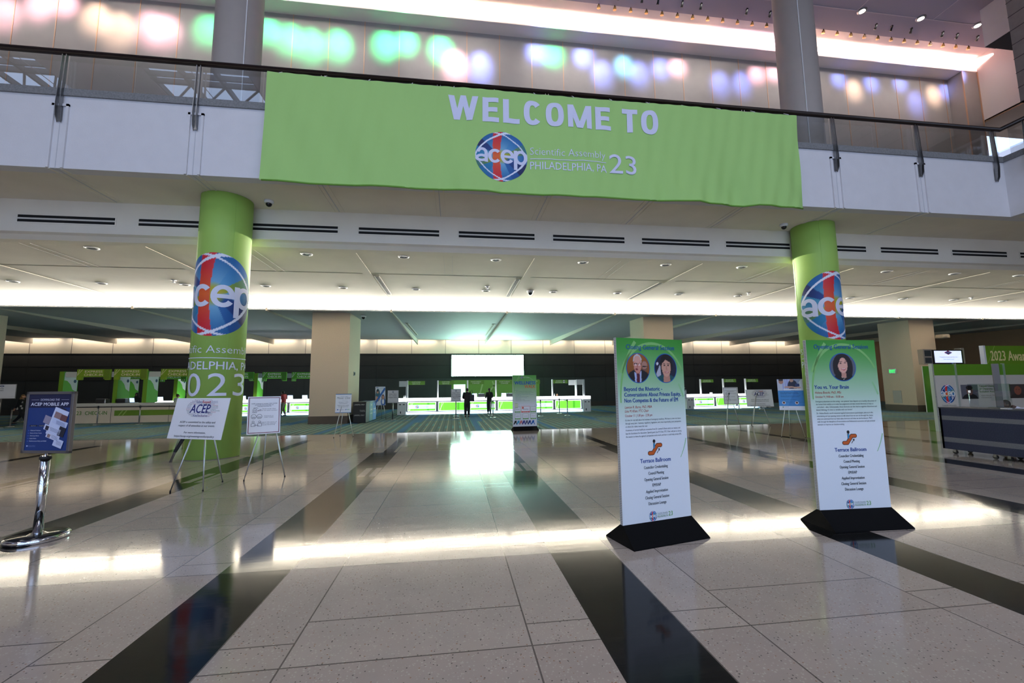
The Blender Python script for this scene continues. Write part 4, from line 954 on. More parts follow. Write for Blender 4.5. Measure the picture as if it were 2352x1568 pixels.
b = MB(); b.prism([(0, 0), (.07, -.02), (.30, .42), (.22, .44)], lambda x, z: (.12+x, -.09, .28+z), lambda x, z: (.12+x, -.06, .28+z), rubber); b.build('tray', t)

# ------------------------------------------------------------------ stanchion signs
def draw_app(b, w, h):
    f, f2, f3, f4, f5 = pf(1), pf(2), pf(3), pf(4), pf(5)
    b.rect(-w/2, 0, w/2, h, (24, 54, 116), f); b.rect(-w/2, h*.76, w/2, h, (22, 26, 62), f2)
    b.text('DOWNLOAD THE', 0, h*.885, h*.036, (190, 190, 210), f3, w=w*.44, bold=.02); b.rect(-.44*w, h*.90, -.26*w, h*.904, (190, 190, 210), f3); b.rect(.26*w, h*.90, .44*w, h*.904, (190, 190, 210), f3)
    b.text('ACEP MOBILE APP', 0, h*.795, h*.056, (226, 226, 240), f3, w=w*.88, bold=.03)
    b.rect(-.42*w, .43*h, -.36*w+.0*w, .445*h, (20, 20, 30), f3); b.rect(-.42*w, .425*h, -.24*w, .45*h, (20, 24, 40), f3); b.rect(-.21*w, .425*h, -.05*w, .45*h, (20, 24, 40), f3)
    b.text('App Store', -.33*w, .431*h, .011*h, (200, 200, 210), f4, w=.12*w); b.text('Google Play', -.13*w, .431*h, .011*h, (200, 200, 210), f4, w=.12*w)
    for i_, s_ in enumerate(('Clinical Policies', 'Point-of-Care Tools', 'Advocacy Alerts', 'Latest News', 'Reimbursement FAQs and MORE!')):
        z = h*(.345-.047*i_); b.disc(-.43*w, z+.006*h, .016*w, .011*h, (60, 90, 170), f3); b.text(s_, -.39*w, z, .017*h, (200, 206, 226), f3, w=w*.0142*len(s_), al='L', bold=.02)
    b.rect(-.45*w, .065*h, -.415*w, .09*h, (160, 170, 210), f3); b.text('American College of', -.4*w, .08*h, .011*h, (130, 150, 200), f3, w=.16*w, al='L'); b.text('Emergency Physicians', -.4*w, .063*h, .011*h, (130, 150, 200), f3, w=.16*w, al='L')
    def rp(cx_, cz, ww, hh, ang, col, ff):
        c_, s_ = math.cos(ang), math.sin(ang); b.poly([(cx_+x*c_-z*s_, cz+x*s_+z*c_) for x, z in ((-ww/2, -hh/2), (ww/2, -hh/2), (ww/2, hh/2), (-ww/2, hh/2))], col, ff)
    A = -.33; wc = (206, 212, 236); 
    rp(.22*w, .49*h, .34*w, .50*h, A, wc, f3); rp(.335*w, .735*h, .14*w, .022*h, A, (30, 30, 44), f4); rp(.18*w, .655*h, .02*w, .013*h, 0, (60, 40, 120), f4)
    rp(.22*w, .62*h, .16*w, .11*h, A, (150, 120, 120), f4); rp(.36*w, .57*h, .15*w, .11*h, A, (110, 70, 70), f4); rp(.28*w, .49*h, .36*w, .10*h, A, (196, 204, 232), f4)
    rp(-.02*w, .545*h, .15*w, .14*h, A, (150, 140, 160), f4); rp(.12*w, .37*h, .40*w, .10*h, A, (210, 214, 236), f5); rp(.0*w, .40*h, .08*w, .075*h, A, (50, 44, 60), pf(6)); rp(.34*w, .33*h, .15*w, .17*h, A, (36, 36, 50), f5)
    rp(.15*w, .24*h, .32*w, .09*h, A, (214, 216, 236), pf(6)); rp(.06*w, .26*h, .07*w, .06*h, A, (140, 120, 120), pf(7)); rp(.29*w, .13*h, .22*w, .14*h, A, (202, 208, 232), pf(7))
    for k in range(4):
        rp(.31*w, (.50-.018*k)*h, .22*w, .005*h, A, (110, 116, 150), pf(7)); rp(.17*w, (.385-.018*k)*h, .2*w, .005*h, A, (110, 116, 150), pf(7)); rp(.20*w, (.255-.018*k)*h, .16*w, .005*h, A, (110, 116, 150), pf(8)); rp(.31*w, (.155-.018*k)*h, .13*w, .005*h, A, (110, 116, 150), pf(8))
t = thing('app_stand', (-5.125, 6.285, 0), math.radians(-14.4), 'blue mobile app sign in an aluminium frame on a chrome pole with round base', 'sign')
b = MB(); b.lathe([(.005, 0), (.285, 0), (.30, .015), (.30, .045), (.285, .06), (.10, .062), (.06, .085)], (0, 0, 0), chrome, 48); b.build('base', t)
b = MB(); b.lathe([(.06, .064), (.27, .064), (.27, .0655), (.06, .0655)], (0, 0, 0), mat('dark_gloss_plate', (26, 26, 28), .12), 48); b.build('top_plate', t)
b = MB(); b.tube([(0, 0, .07), (0, 0, 1.02)], .048, chrome, 24); b.build('pole', t)
b = MB(); b.lathe([(.058, .97), (.058, 1.0), (.05, 1.01)], (0, 0, 0), rubber, 20); b.tube([(0, 0, 1.0), (0, 0, 1.05)], .015, steel, 8); b.build('collar', t)
b = MB(); w_, h_ = .70, .775
for a in ((-w_/2, w_/2, 1.045, 1.08), (-w_/2, w_/2, 1.045+h_-.035, 1.045+h_), (-w_/2, -w_/2+.04, 1.045, 1.045+h_), (w_/2-.04, w_/2, 1.045, 1.045+h_)): b.box(a[0], a[1], -.022, .022, a[2], a[3], mat('grey_frame_aluminium', (120, 116, 116), .45, .7), .004)
b.build('frame', t)
b = MB(); b.box(-w_/2+.03, w_/2-.03, -.008, .01, 1.07, 1.045+h_-.03, white); pn = b.build('panel', t)
b = MB(); fo = MB(); draw_app(b, w_-.07, h_-.07); g = b.build('printed_graphics', t); g.location = (0, -.010, 1.08)
def info_stand(loc, rz, label, lines, z0=1.0, w=.60, h=.76):
    t = thing('info_stand', loc, rz, label, 'sign', 'grey queue signs on poles')
    b = MB(); b.lathe([(.005, 0), (.20, 0), (.20, .02), (.05, .035)], (0, 0, 0), steel, 24); b.build('base', t)
    b = MB(); b.tube([(0, 0, .03), (0, 0, z0)], .035, steel, 14); b.build('pole', t)
    b = MB(); b.box(-w/2, w/2, -.012, .012, z0, z0+h, mat('grey_sign_frame', (120, 120, 124), .5, .5)); b.build('frame', t)
    b = MB(); f, f2 = (lambda x, z: (x, -.014, z0+z)), (lambda x, z: (x, -.017, z0+z))
    b.rect(-w/2+.02, .02, w/2-.02, h-.02, (196, 196, 202), f); b.disc(0, h*.86, .05*w/.6, .05, (70, 80, 110), f2); b.rect(-.05, h*.86-.012, .05, h*.86+.012, (200, 200, 206), lambda x, z: (x, -.018, z0+z))
    for i_, s_ in enumerate(lines): b.text(s_, 0, h*(.66-.13*i_), h*.07, (30, 32, 40), f2, w=min(w*.86, .042*len(s_)), bold=.03)
    b.stroke([(-w/2+.03, h*.14), (-.1, h*.08), (.1, h*.08), (w/2-.03, h*.14)], .008, (120, 120, 130), f2)
    b.build('printed_text', t)
info_stand((-3.62, 26.5, 0), math.radians(-6), 'grey onsite registration sign on a pole beside the customer service counter end', ('Enter Here', 'For Onsite', 'Registration'), 1.0, .66)
info_stand((.108, 26.4, 0), math.radians(4), 'grey badge reprint sign on a pole left of the man in the black suit', ('Enter Here', 'For Customer', 'Service/Badge', 'Reprints'), 1.03, .60)
p = fl(3, 983); q = at(2, 915.5, p.y); info_stand((q.x, p.y, 0), 0, 'grey enter here sign cut by the left edge of the picture', ('Enter', 'Here'), q.z, 50*.001017*p.y, at(2, 882, p.y).z-q.z)

# ------------------------------------------------------------------ queue posts
def qpost():
    t = thing('queue_post', (0, 0, 0), 0, 'x', 'stanchion', 'chrome queue posts')
    b = MB(); b.lathe([(.005, 0), (.17, 0), (.18, .015), (.16, .03), (.04, .04)], (0, 0, 0), chrome, 20); b.build('base', t)
    b = MB(); b.tube([(0, 0, .03), (0, 0, .95)], .032, steel, 12); b.build('pole', t)
    b = MB(); b.lathe([(.04, .93), (.045, .95), (.045, 1.03), (.03, 1.06)], (0, 0, 0), rubber, 14); b.build('belt_head', t); return t
q0 = qpost(); qs = []
QP = [((222, 976), 'queue post in front of the left check-in counter, nearer the app sign'), ((319, 974.5), 'queue post in front of the green stripe of the left check-in counter'), ((23, 980), 'queue post at the far left beside the walking woman'), ((46, 968), 'queue post behind the walking woman at far left'),
      ((1127, 954), 'queue post right behind the woman in black, the farther of the pair'), ((1132.5, 959), 'queue post behind the woman in black, the nearer of the pair'), ((1285, 950), 'queue post in front of the housing counter, the farther one'), ((1303.5, 954.5), 'queue post in front of the housing counter, the nearer one'),
      ((1047, 955.7), 'queue post hidden behind the badge reprint sign pole'), ((1698, 938.6), 'queue post between the two small white easel signs at right'), ((1749, 939.5), 'queue post below the far conduct policy sign'), ((1242, 956), 'queue post half hidden behind the wellness board'), ((1770, 936), 'queue post left of the blue photo sign')]
for i_, ((px, py), l) in enumerate(QP):
    p = fl(px, py); o = q0 if i_ == 0 else dup(q0, (0, 0, 0), 0); o.location = p; o['label'] = l; qs.append(p)
def belt(a, c, label, m=black, w=.05):
    b = MB(); a = Vector(a); c = Vector(c); n = 10; pts = [a.lerp(c, k/n)-Vector((0, 0, .06*math.sin(PI*k/n)*0)) for k in range(n+1)]
    o = Vector((a.x, a.y, 0))
    for p_, q_ in zip(pts, pts[1:]): b.prism([(0, -w/2), (1, -w/2), (1, w/2), (0, w/2)], lambda s, z, p_=p_, q_=q_: p_.lerp(q_, s)+Vector((0, -.002, z))-o, lambda s, z, p_=p_, q_=q_: p_.lerp(q_, s)+Vector((0, .002, z))-o, m)
    tag(b.build('queue_belt', None, o), label, 'belt', 'retractable queue belts')
bz = Vector((0, 0, .99))
belt(qs[0]+Vector((.04, 0, .99)), qs[1]+Vector((-.04, 0, .99)), 'black belt between the two queue posts of the left check-in counter')
belt(qs[1]+Vector((.04, 0, .99)), fl(420, 973.5)+bz, 'black belt running right towards the left green column')
belt(fl(140, 977)+bz, qs[0]+Vector((-.04, 0, .99)), 'black belt running left behind the app sign')
belt(qs[6]+Vector((.04, -.02, .99)), qs[7]+Vector((-.04, .02, .99)), 'pale belt between the posts at the housing counter', mat('pale_belt', (130, 150, 150), .7))
belt(qs[4]+Vector((.03, -.04, .99)), qs[5]+Vector((-.03, .04, .99)), 'short belt between the posts behind the woman in black', MAT['pale_belt'])
belt(qs[9]+Vector((.04, 0, .99)), qs[10]+Vector((-.04, 0, .99)), 'pale belt between the posts near the far conduct policy sign', MAT['pale_belt'])

# ------------------------------------------------------------------ lit service counters
def green_panel(b, x0, x1, z0, z1, y, kind, ink=GLOW):
    def gc(u, v):
        g = (96, 190, 50)
        if .70 < u < .76: g = (60, 140, 30)
        if u >= .76: g = (84, 176, 44)
        return g
    f = lambda x, z: (x, y, z); fa = lambda x, z: (x, y-.004, z); fb = lambda x, z: (x, y-.008, z)
    b.paint(x0, z0, x1, z1, 24, 6, gc, f, ink=ink); w = x1-x0; h = z1-z0; c = (190, 226, 180)
    b.stroke([(x0+w*.03, z0+.02), (x0+w*.17, z1-.02)], .02, c, fa, ink=ink); b.stroke([(x0+w*.06, z0+.02), (x0+w*.11, z1-.02)], .02, c, fa, ink=ink); b.stroke([(x0+w*.19, z0+.02), (x0+w*.16, z1-.02)], .012, (130, 200, 90), fa, ink=ink)
    if kind:
        b.rect(x0+.04, z0+h*.24, x1-.04, z0+h*.74, (176, 206, 214), fa, ink=ink)
        b.paint(x0+w*.26, z0+h*.27, x0+w*.39, z0+h*.71, 14, 14, logo_color, fb, ell=True, ink=ink)
        b.text('Scientific Assembly', x0+w*.42, z0+h*.52, h*.09, (110, 150, 140), fb, w=w*.22, al='L', ink=ink); b.text('PHILADELPHIA, PA', x0+w*.42, z0+h*.37, h*.09, (80, 140, 90), fb, w=w*.22, al='L', ink=ink); b.text('23', x0+w*.65, z0+h*.37, h*.24, (50, 130, 60), fb, w=w*.08, al='L', ink=ink)
def lit_counter(name, x0, x1, y, n, label, ends=(1, 1), first=1, depth=.8):
    t = thing(name, ((x0+x1)/2, y, 0), 0, label, 'counter', 'lit service counters'); c = (x0+x1)/2; X0, X1 = x0-c, x1-c; W = (X1-X0)/n
    grey = mat('counter_grey_laminate', (168, 168, 172), .5)
    b = MB(); b.box(X0, X1, .04, depth, .20, .95, grey)
    b.box(X0, X1, 0, .04, .19, .235, grey); b.box(X0, X1, 0, .04, .87, .96, grey)
    for k in range(n+1): b.box(max(X0, X0+W*k-.09), min(X1, X0+W*k+.09), 0, .04, .19, .9, grey)
    b.build('body', t)
    b = MB(); b.box(X0-.02, X1+.02, -.06, depth, .965, 1.16, glowW, .02); b.build('countertop', t)
    b = MB(); b.box(X0+.02, X1-.02, .08, depth-.05, 0.004, .19, glowB); b.build('plinth', t)
    for k in range(n):
        a, e = X0+W*k+.09, X0+W*(k+1)-.09
        b = MB(); green_panel(b, a+.03, e-.03, .265, .84, .03, (k+first) % 2); o = b.build('front_panel', t)
        b = MB()
        for q in ((a, e, .235, .262), (a, e, .845, .87)): b.box(q[0], q[1], .005, .035, q[2], q[3], glowE)
        for q in ((a, a+.025), (e-.025, e)): b.box(q[0], q[1], .005, .035, .262, .845, glowE)
        b.build('light_strip', o)
    for s, on in ((-1, ends[0]), (1, ends[1])):
        if not on: continue
        xa, xb = (X0-.62, X0-.03) if s < 0 else (X1+.03, X1+.62)
        b = MB(); b.box(xa, xb, -.12, depth, 0, .95, white, .01)
        for q in (.12, .38): b.box(xa+q, xa+q+.13, -.124, -.119, .70, .76, black)
        b.box(xa+.20, xa+.26, -.124, -.119, .10, .25, black); b.build('end_cabinet', t)
        b = MB(); b.box(xa, xb, -.14, depth, .96, 1.16, glowW, .01); b.build('end_top', t)
    return t
CY_ = 31.5
lit_counter('service_counter', -3.36, 9.55, CY_, 6, 'long white glowing customer service counter below the bright screen')
lit_counter('service_counter', at(358, 920, 33.6).x, -8.5, 33.6, 7, 'glowing check-in counter left of the beige pillar', (0, 0), 0)
lit_counter('service_counter', 18.95, 24.6, 32.3, 3, 'short glowing exhibitor registration counter between the tall boards', (1, 1))
def sign_post(px0, px1, py0, py1, pyb, Y, lines, label, side=0, badge=False, flag=0):
    a, c = at(px0, py0, Y), at(px1, py1, Y); zb = 1.16; w = c.x-a.x; h = a.z-c.z
    t = thing('counter_sign', (a.x, Y, zb), 0, label, 'sign', 'green hanging signs on the lit counters')
    b = MB(); b.box(-.05, .05, -.05, .05, 0, a.z-zb+.03, white); b.build('post', t)
    gg = mat('sign_green', (92, 136, 40), .6)
    b = MB(); b.box(.05 if not flag else -.05, w, -.04, 0, c.z-zb, a.z-zb, gg); b.build('sign_panel', t)
    b = MB(); f = lambda x, z: (x, -.045, z); m_ = w*.42 if badge else w*.5
    for i_, s_ in enumerate(lines): b.text(s_, m_, c.z-zb+h*(.56-.44*i_), h*.30, (206, 216, 190), f, w=min(w*.62, .062*len(s_)*w))
    if badge: b.disc(w*.76, c.z-zb+h*.5, h*.38, h*.38, (200, 206, 200), f); b.rect(w*.66, c.z-zb+h*.42, w*.86, c.z-zb+h*.58, (30, 30, 34), lambda x, z: (x, -.05, z))
    b.build('lettering', t)
sign_post(936, 976, 875, 883.5, 0, 32.0, ('CUSTOMER', 'SERVICE'), 'green customer service sign at the left end of the long counter')
sign_post(1006, 1042, 874.5, 883, 0, 32.0, ('CUSTOMER', 'SERVICE'), 'green customer service sign above the grey badge reprint sign')
sign_post(1074, 1112, 874, 882, 0, 32.0, ('COURSE SCHEDULE', 'CHANGES'), 'dark green course schedule sign above the man in the black suit')
sign_post(1139, 1178, 874, 882, 0, 32.0, ('COURSE SCHEDULE', 'CHANGES'), 'dark green course schedule sign right of the woman in black')
sign_post(1207, 1240, 873, 881, 0, 32.0, ('REGISTRATION',), 'green sign mostly hidden behind the wellness board')
sign_post(1268, 1303.5, 872, 880, 0, 32.0, ('ACEP23', 'HOUSING'), 'green housing sign with a round badge', badge=True)
sign_post(1608, 1638, 871.3, 878, 0, 32.9, ('EXHIBITOR', 'REGISTRATION'), 'green exhibitor registration sign, leftmost of the three')
sign_post(1660, 1690, 870.3, 877.3, 0, 32.9, ('EXHIBITOR', 'REGISTRATION'), 'green exhibitor registration sign, middle one of the three')
sign_post(1711, 1740.5, 870, 876.8, 0, 32.9, ('EXHIBITOR', 'REGISTRATION'), 'green exhibitor registration sign, rightmost of the three')
def flag_post(px, py, s, Y, label, ln=.0):
    a = at(px, py, Y); t = thing('flag_sign', (a.x, Y, 1.16), 0, label, 'sign', 'white flag signs at counter ends')
    b = MB(); b.box(-.07, .07, -.05, .05, 0, a.z-1.16, white); b.build('post', t)
    b = MB(); b.box(*(sorted((s*.07, s*.55))), -.5*0, .05, a.z-1.56, a.z-1.16, white); b.build('flag_panel', t)
flag_post(935, 875, -1, 31.5, 'white flag sign at the left end of the customer service counter')
flag_post(1322, 872, -1, 32.2, 'white flag sign standing on the long counter near its right end')
flag_post(1340, 871, -1, 31.5, 'white flag sign at the right end cabinet of the long counter')
# backdrop wall behind the long counter
a, c = at(1037, 873, 36.5), at(1240, 935, 36.5)
t = thing('backdrop_wall', ((a.x+c.x)/2, 36.5, 0), 0, 'tall green backdrop panels with a bright white doorway behind the customer service counter', 'partition')
b = MB(); gb = mat('backdrop_green', (104, 156, 52), .6); cc = (a.x+c.x)/2; da, db = at(1042, 882, 36.5).x-cc, at(1069, 882, 36.5).x-cc; zt = at(1060, 882.5, 36.5).z
b.box(a.x-cc, da, 0, .15, 0, a.z, gb); b.box(db, c.x-cc, 0, .15, 0, a.z, gb); b.box(da, db, 0, .15, zt, a.z, gb)
for q in ((.9, .1, 1.5, 2.4), (1.3, .6, 2.7, 2.4), (2.8, .8, 2.3, 2.4)): b.stroke([(db+q[0], q[1]), (db+q[2], q[3])], .12, (150, 190, 110), lambda x, z: (x, -.005, z))
b.build('green_panels', t)
b = MB(); b.box(da, db, .2, .3, 0, zt, mat('white_doorway_light', (255, 255, 255), .5, emit=(205, 250, 238), es=1.1)); b.build('doorway', t)
# big LED screen
a, c = at(1037, 815, 40.8), at(1203, 863, 40.8)
t = thing('wall_screen', ((a.x+c.x)/2, 40.9, c.z), 0, 'huge glowing white screen mounted on the dark rear wall', 'screen')
hw = (c.x-a.x)/2; b = MB(); b.box(-hw, hw, -.12, .08, 0, a.z-c.z, mat('screen_casing', (30, 32, 32), .6)); b.build('casing', t)
b = MB(); b.box(-hw+.02, hw-.02, -.14, -.12, .02, a.z-c.z-.02, screenm); b.build('display', t)

# front check-in counter (unlit) and its gantry
Y0 = 28.7; xa, xb = at(120, 973, Y0).x, at(436, 968, Y0).x; xc = at(253, 971, Y0).x
t = thing('check_in_counter', ((xa+xb)/2, Y0, 0), 0, 'long beige check-in counter with green lettering and stripe behind the app sign', 'counter')
cm = mat('counter_beige_laminate', (214, 200, 178), .6); c = (xa+xb)/2
b = MB(); b.box(xa-c, xb-c, 0, .8, .0, 1.0, cm)
for px in (253, 386): x = at(px, 970, Y0).x-c; b.box(x-.01, x+.01, -.004, 0, 0, 1.0, seam)
b.build('body', t)
b = MB(); b.box(xa-c-.05, xb-c, -.06, .8, 1.0, 1.16, mat('counter_top_edge', (206, 200, 188), .5), .01); b.build('countertop', t)
b = MB(); f = lambda x, z: (x, -.006, z); X = lambda px: at(px, 955, Y0).x-c
b.text('CHECK-IN', X(195), .50, .21, (76, 130, 30), f, w=X(245)-X(195), al='L', bold=.02); b.text('23', X(175), .50, .22, (76, 130, 30), f, w=X(186.5)-X(175), al='L', bold=.01)
b.rect(X(262), .42, X(434), .74, (92, 130, 24), f)
for px in (272, 281): b.stroke([(X(px), .42), (X(px)+.22, .74)], .05, (150, 176, 96), lambda x, z: (x, -.01, z))
b.build('lettering', t)
def gantry(Y, cols, beam, signs, label, big, name='check_in_gantry'):
    x0 = at(cols[0], 860, Y).x; zt = at(300, beam[0], Y).z; zb = at(300, beam[1], Y).z
    t = thing(name, (x0, Y, 0), 0, label, 'gantry', 'green check-in gantries')
    gf = mat('gantry_green', (104, 150, 20), .6); gs = mat('gantry_green_bright', (86, 170, 52), .6)
    for px in cols:
        x = at(px, 900, Y).x-x0
        b = MB(); b.box(x-.12, x+.12, 0, 1.0, 1.17, zt+.02, gf); b.quad([(x+.121, 0, 1.17), (x+.121, 1.0, 1.17), (x+.121, 1.0, zt+.02), (x+.121, 0, zt+.02)], gs)
        f = lambda q, z, x=x: (x+.125, q, z)
        b.poly([(.05, zt-.05), (.05, zt-.50), (.25, zt-.53), (.5, zt-.75), (.65, zt-1.05), (.95, zt-1.2), (.97, zt-.3), (.97, zt-.05)], (196, 206, 208), f)
        b.disc(.78, zt-.55, .1, .1, (30, 70, 100), lambda q, z, x=x: (x+.13, q, z)); b.build('column', t)
    x1 = at(beam[3], 860, Y).x-x0; xs = at(beam[2], 860, Y).x-x0
    b = MB(); b.box(xs, x1, .1, .35, zb, zt, whitep if big else mat('grey_beam', (150, 160, 164), .6)); b.build('beam', t)
    return t, x0
def exp_sign(Y, pl, pr, pt, pb, label, num='', half=None, tone=0):
    a, c = at(pl, pt, Y), at(pr, pb, Y); w = c.x-a.x; h = a.z-c.z
    t = thing('express_sign', ((a.x+c.x)/2, Y+.18, c.z), 0, label, 'sign', 'green express check-in signs')
    g1 = mat('express_green_a', (136, 168, 24), .6) if tone == 0 else mat('express_green_b', (84, 168, 40), .6); k = .27*h
    b = MB(); b.box(-w/2, w/2, 0, .12, k, h, g1, .03); b.box(-w/2, -w/2+w*.17, 0, .12, 0, k+.02, g1, .02); b.box(w/2-w*.17, w/2, 0, .12, 0, k+.02, g1, .02); b.build('sign_panel', t)
    b = MB(); f = lambda x, z: (x, -.006, z); cc_ = (250, 232, 190) if tone == 0 else (230, 240, 230)
    b.text('EXPRESS', 0, k+(h-k)*.56, (h-k)*.27, cc_, f, w=w*.52, bold=.03); b.text('CHECK-IN', 0, k+(h-k)*.16, (h-k)*.27, cc_, f, w=w*.55, bold=.03)
    b.stroke([(-w/2+.05, k+.1), (-w/2+w*.17, h-.02)], .02, cc_, f); b.stroke([(-w/2+.05, k+.15), (-w/2+w*.09, h-.02)], .02, cc_, f)
    b.rect(w/2-w*.20, k*.3, w/2-.03, h-.03, tuple(int(v*.8) for v in ((136, 168, 24) if tone == 0 else (84, 168, 40))), lambda x, z: (x, -.004, z))
    for s, nn in ((-1, num.split(',')[0] if num else ''), (1, num.split(',')[1] if ',' in num else '')):
        if nn: b.text(nn, s*(w/2-w*.09), .05*h, k*.7, (206, 226, 206), lambda x, z: (x, -.009, z), w=w*.10)
    b.build('lettering', t)
gantry(Y0+.2, (138, 264, 332), (853, 865, 142, 436), 0, 'green and white gantry over the left check-in counter', True)
exp_sign(Y0, 171, 247, 847.5, 872, 'olive express check-in sign, leftmost of the front row', '')
exp_sign(Y0, 257, 332, 847, 871.5, 'olive express check-in sign, middle one of the front row', '')
exp_sign(Y0, 365, 441, 846.5, 871, 'olive express check-in sign next to the left green column', '')
gantry(33.8, (290, 402, 586), (859, 869.5, 284, 712), 0, 'darker green gantry of the rear check-in row', False)
exp_sign(33.6, 284, 340, 854, 876, 'green express check-in sign numbered 20, half hidden by the front row', '20,19', tone=1)
exp_sign(33.6, 364, 424, 854, 876, 'green express check-in sign numbered 18 and 17', '18,17', tone=1)
exp_sign(33.6, 522, 579.5, 854, 874.5, 'green express check-in sign numbered 13 beside the left green column', '14,13', tone=1)
exp_sign(33.6, 600, 655.5, 854, 874.5, 'green express check-in sign numbered 12', '12', tone=1)
exp_sign(33.6, 668, 724, 854, 874.5, 'green express check-in sign numbered 10 cut by the beige pillar', '10', tone=1)

# computers on counters
scr = mat('laptop_screen', (200, 220, 255), .3, emit=(190, 220, 255), es=1.4)
def laptop(px, py, Y, z, label, wpx=11):
    p = at(px, py, Y); t = thing('laptop', (p.x, Y, z), 0, label, 'laptop', 'laptops on the check-in counters'); w = wpx*.5/983*Y
    b = MB(); b.box(-w, w, 0, .3, 0, .02, alu); b.build('keyboard_base', t)
    b = MB(); b.prism([(-w, .02), (w, .02), (w, .30), (-w, .30)], lambda x, q: (x, -.02-q*.2, q), lambda x, q: (x, -.0-q*.2, q), alu); b.quad([(-w+.01, -.031, .04), (w-.01, -.031, .04), (w-.01, -.083, .29), (-w+.01, -.083, .29)], scr); b.build('screen', t)
def printer(px, py, Y, z, label, w=.24, h=.26):
    p = at(px, py, Y); t = thing('badge_printer', (p.x, Y, z), 0, label, 'printer', 'black boxes on the counters')
    b = MB(); b.box(-w, w, 0, .4, 0, h, mat('black_plastic', (24, 26, 30), .4), .02); b.build('housing', t)
    b = MB(); b.box(-w*.8, w*.8, -.008, 0, h*.3, h*.36, black); b.box(-w*.9, w*.9, 0, .3, h, h+.015, alu); b.build('paper_slot', t)
laptop(667, 916, 33.8, 1.16, 'bright laptop screen on the check-in counter, left of the other'); laptop(700.5, 916, 33.8, 1.16, 'blue laptop screen on the check-in counter beside the beige pillar'); laptop(559, 916, 33.8, 1.16, 'laptop screen peeking out right of the left green column')
laptop(1090, 914, 31.8, 1.16, 'white laptop screen beside the man in the black suit'); laptop(1157, 914, 31.8, 1.16, 'dark blue laptop screen right of the woman in black')
laptop(304, 925, 29.2, 1.16, 'laptop in front of the staff member in a dark headscarf', 9); laptop(369, 918, 33.8, 1.16, 'laptop left of the person in the pale shirt', 11)
printer(229, 926, 28.9, 1.16, 'black box near the left end of the check-in counter'); printer(275, 926, 28.9, 1.16, 'black box on the check-in counter next to the middle green gantry column', .28); printer(1106, 913, 32.0, 1.16, 'black box between the man in the suit and the woman in black'); printer(1172, 913, 32.0, 1.16, 'black box on the long counter left of the wellness board')
p = at(1630, 904, 32.9); b = MB(); b.box(-.1, .1, -.05, .05, 0, .14, white, .01); tag(b.build('card_box', None, (p.x, 32.7, 1.16)), 'small white box on the exhibitor registration counter', 'box')
def bottle(px, py, Y, z, label, h=.2):
    p = at(px, py, Y); b = MB(); b.lathe([(.03, 0), (.032, .6*h), (.012, .75*h), (.012, .95*h), (.018, h)], (0, 0, 0), white, 12); tag(b.build('sanitizer_bottle', None, (p.x, Y, z)), label, 'bottle', 'sanitizer bottles')
bottle(927.5, 914, 31.6, 1.16, 'small white pump bottle on the left end cabinet, left one'); bottle(930.5, 914, 31.6, 1.16, 'small white pump bottle on the left end cabinet, right one', .22); bottle(1273.5, 911, 31.7, 1.16, 'small white bottle beside the seated woman at the housing sign', .22); bottle(241, 926, 28.8, 1.16, 'white dispenser on the beige check-in counter', .25)
# table with pleated skirt and poster
a, c = at(1581, 913, 33.2), at(1606, 932, 33.2)
t = thing('skirted_table', (a.x, 33.2, 0), 0, 'small table with a grey pleated skirt left of the exhibitor counter', 'table')
b = MB(); n = 40; pts = [((c.x-a.x)*k/n, .03*math.sin(k*2.4)) for k in range(n+1)]
for p_, q_ in zip(pts, pts[1:]): b.quad([(p_[0], p_[1], .02), (q_[0], q_[1], .02), (q_[0], q_[1], a.z-.02), (p_[0], p_[1], a.z-.02)], mat('grey_skirt', (132, 132, 128), .8))
b.build('pleated_skirt', t); b = MB(); b.box(-.05, c.x-a.x+.05, 0, .8, a.z-.03, a.z, white); b.build('tabletop', t)
b = MB(); b.box(-.15, .15, -.15, .15, 0, .05, mat('red_leaflets', (176, 74, 60), .6)); tag(b.build('leaflets', None, (a.x+.45, 33.6, a.z)), 'small red leaflets on the skirted table', 'leaflets')
def draw_dark(b, w, h):
    b.rect(-w/2, 0, w/2, h, (28, 36, 70), pf(1)); b.rect(-w/2, h*.78, w/2, h, (14, 14, 18), pf(2)); b.poly([(0, 0), (w*.3, h*.3), (w*.1, h*.5), (w*.4, h*.75), (w/2, h*.6), (w/2, 0)], (176, 184, 200), pf(2)); b.text('FREE', 0, h*.86, h*.05, (180, 180, 190), pf(3), w=w*.7)
p = fl(1577, 953.5); info = thing('poster_stand', (p.x-.1, p.y, 0), 0, 'narrow dark blue poster on a thin pole right behind the closing session board', 'sign')
b = MB(); b.lathe([(.005, 0), (.2, 0), (.2, .02), (.03, .03)], (0, 0, 0), steel, 20); b.build('base', info); b = MB(); b.tube([(0, 0, .02), (0, 0, 1.05)], .02, steel, 10); b.build('pole', info)
b = MB(); draw_dark(b, .42, .8); o = b.build('poster', info); o.location = (-.05, -.03, 1.02); b = MB(); b.box(-.26, .16, -.03, -.005, 1.02, 1.82, black); b.build('poster_backing', info)

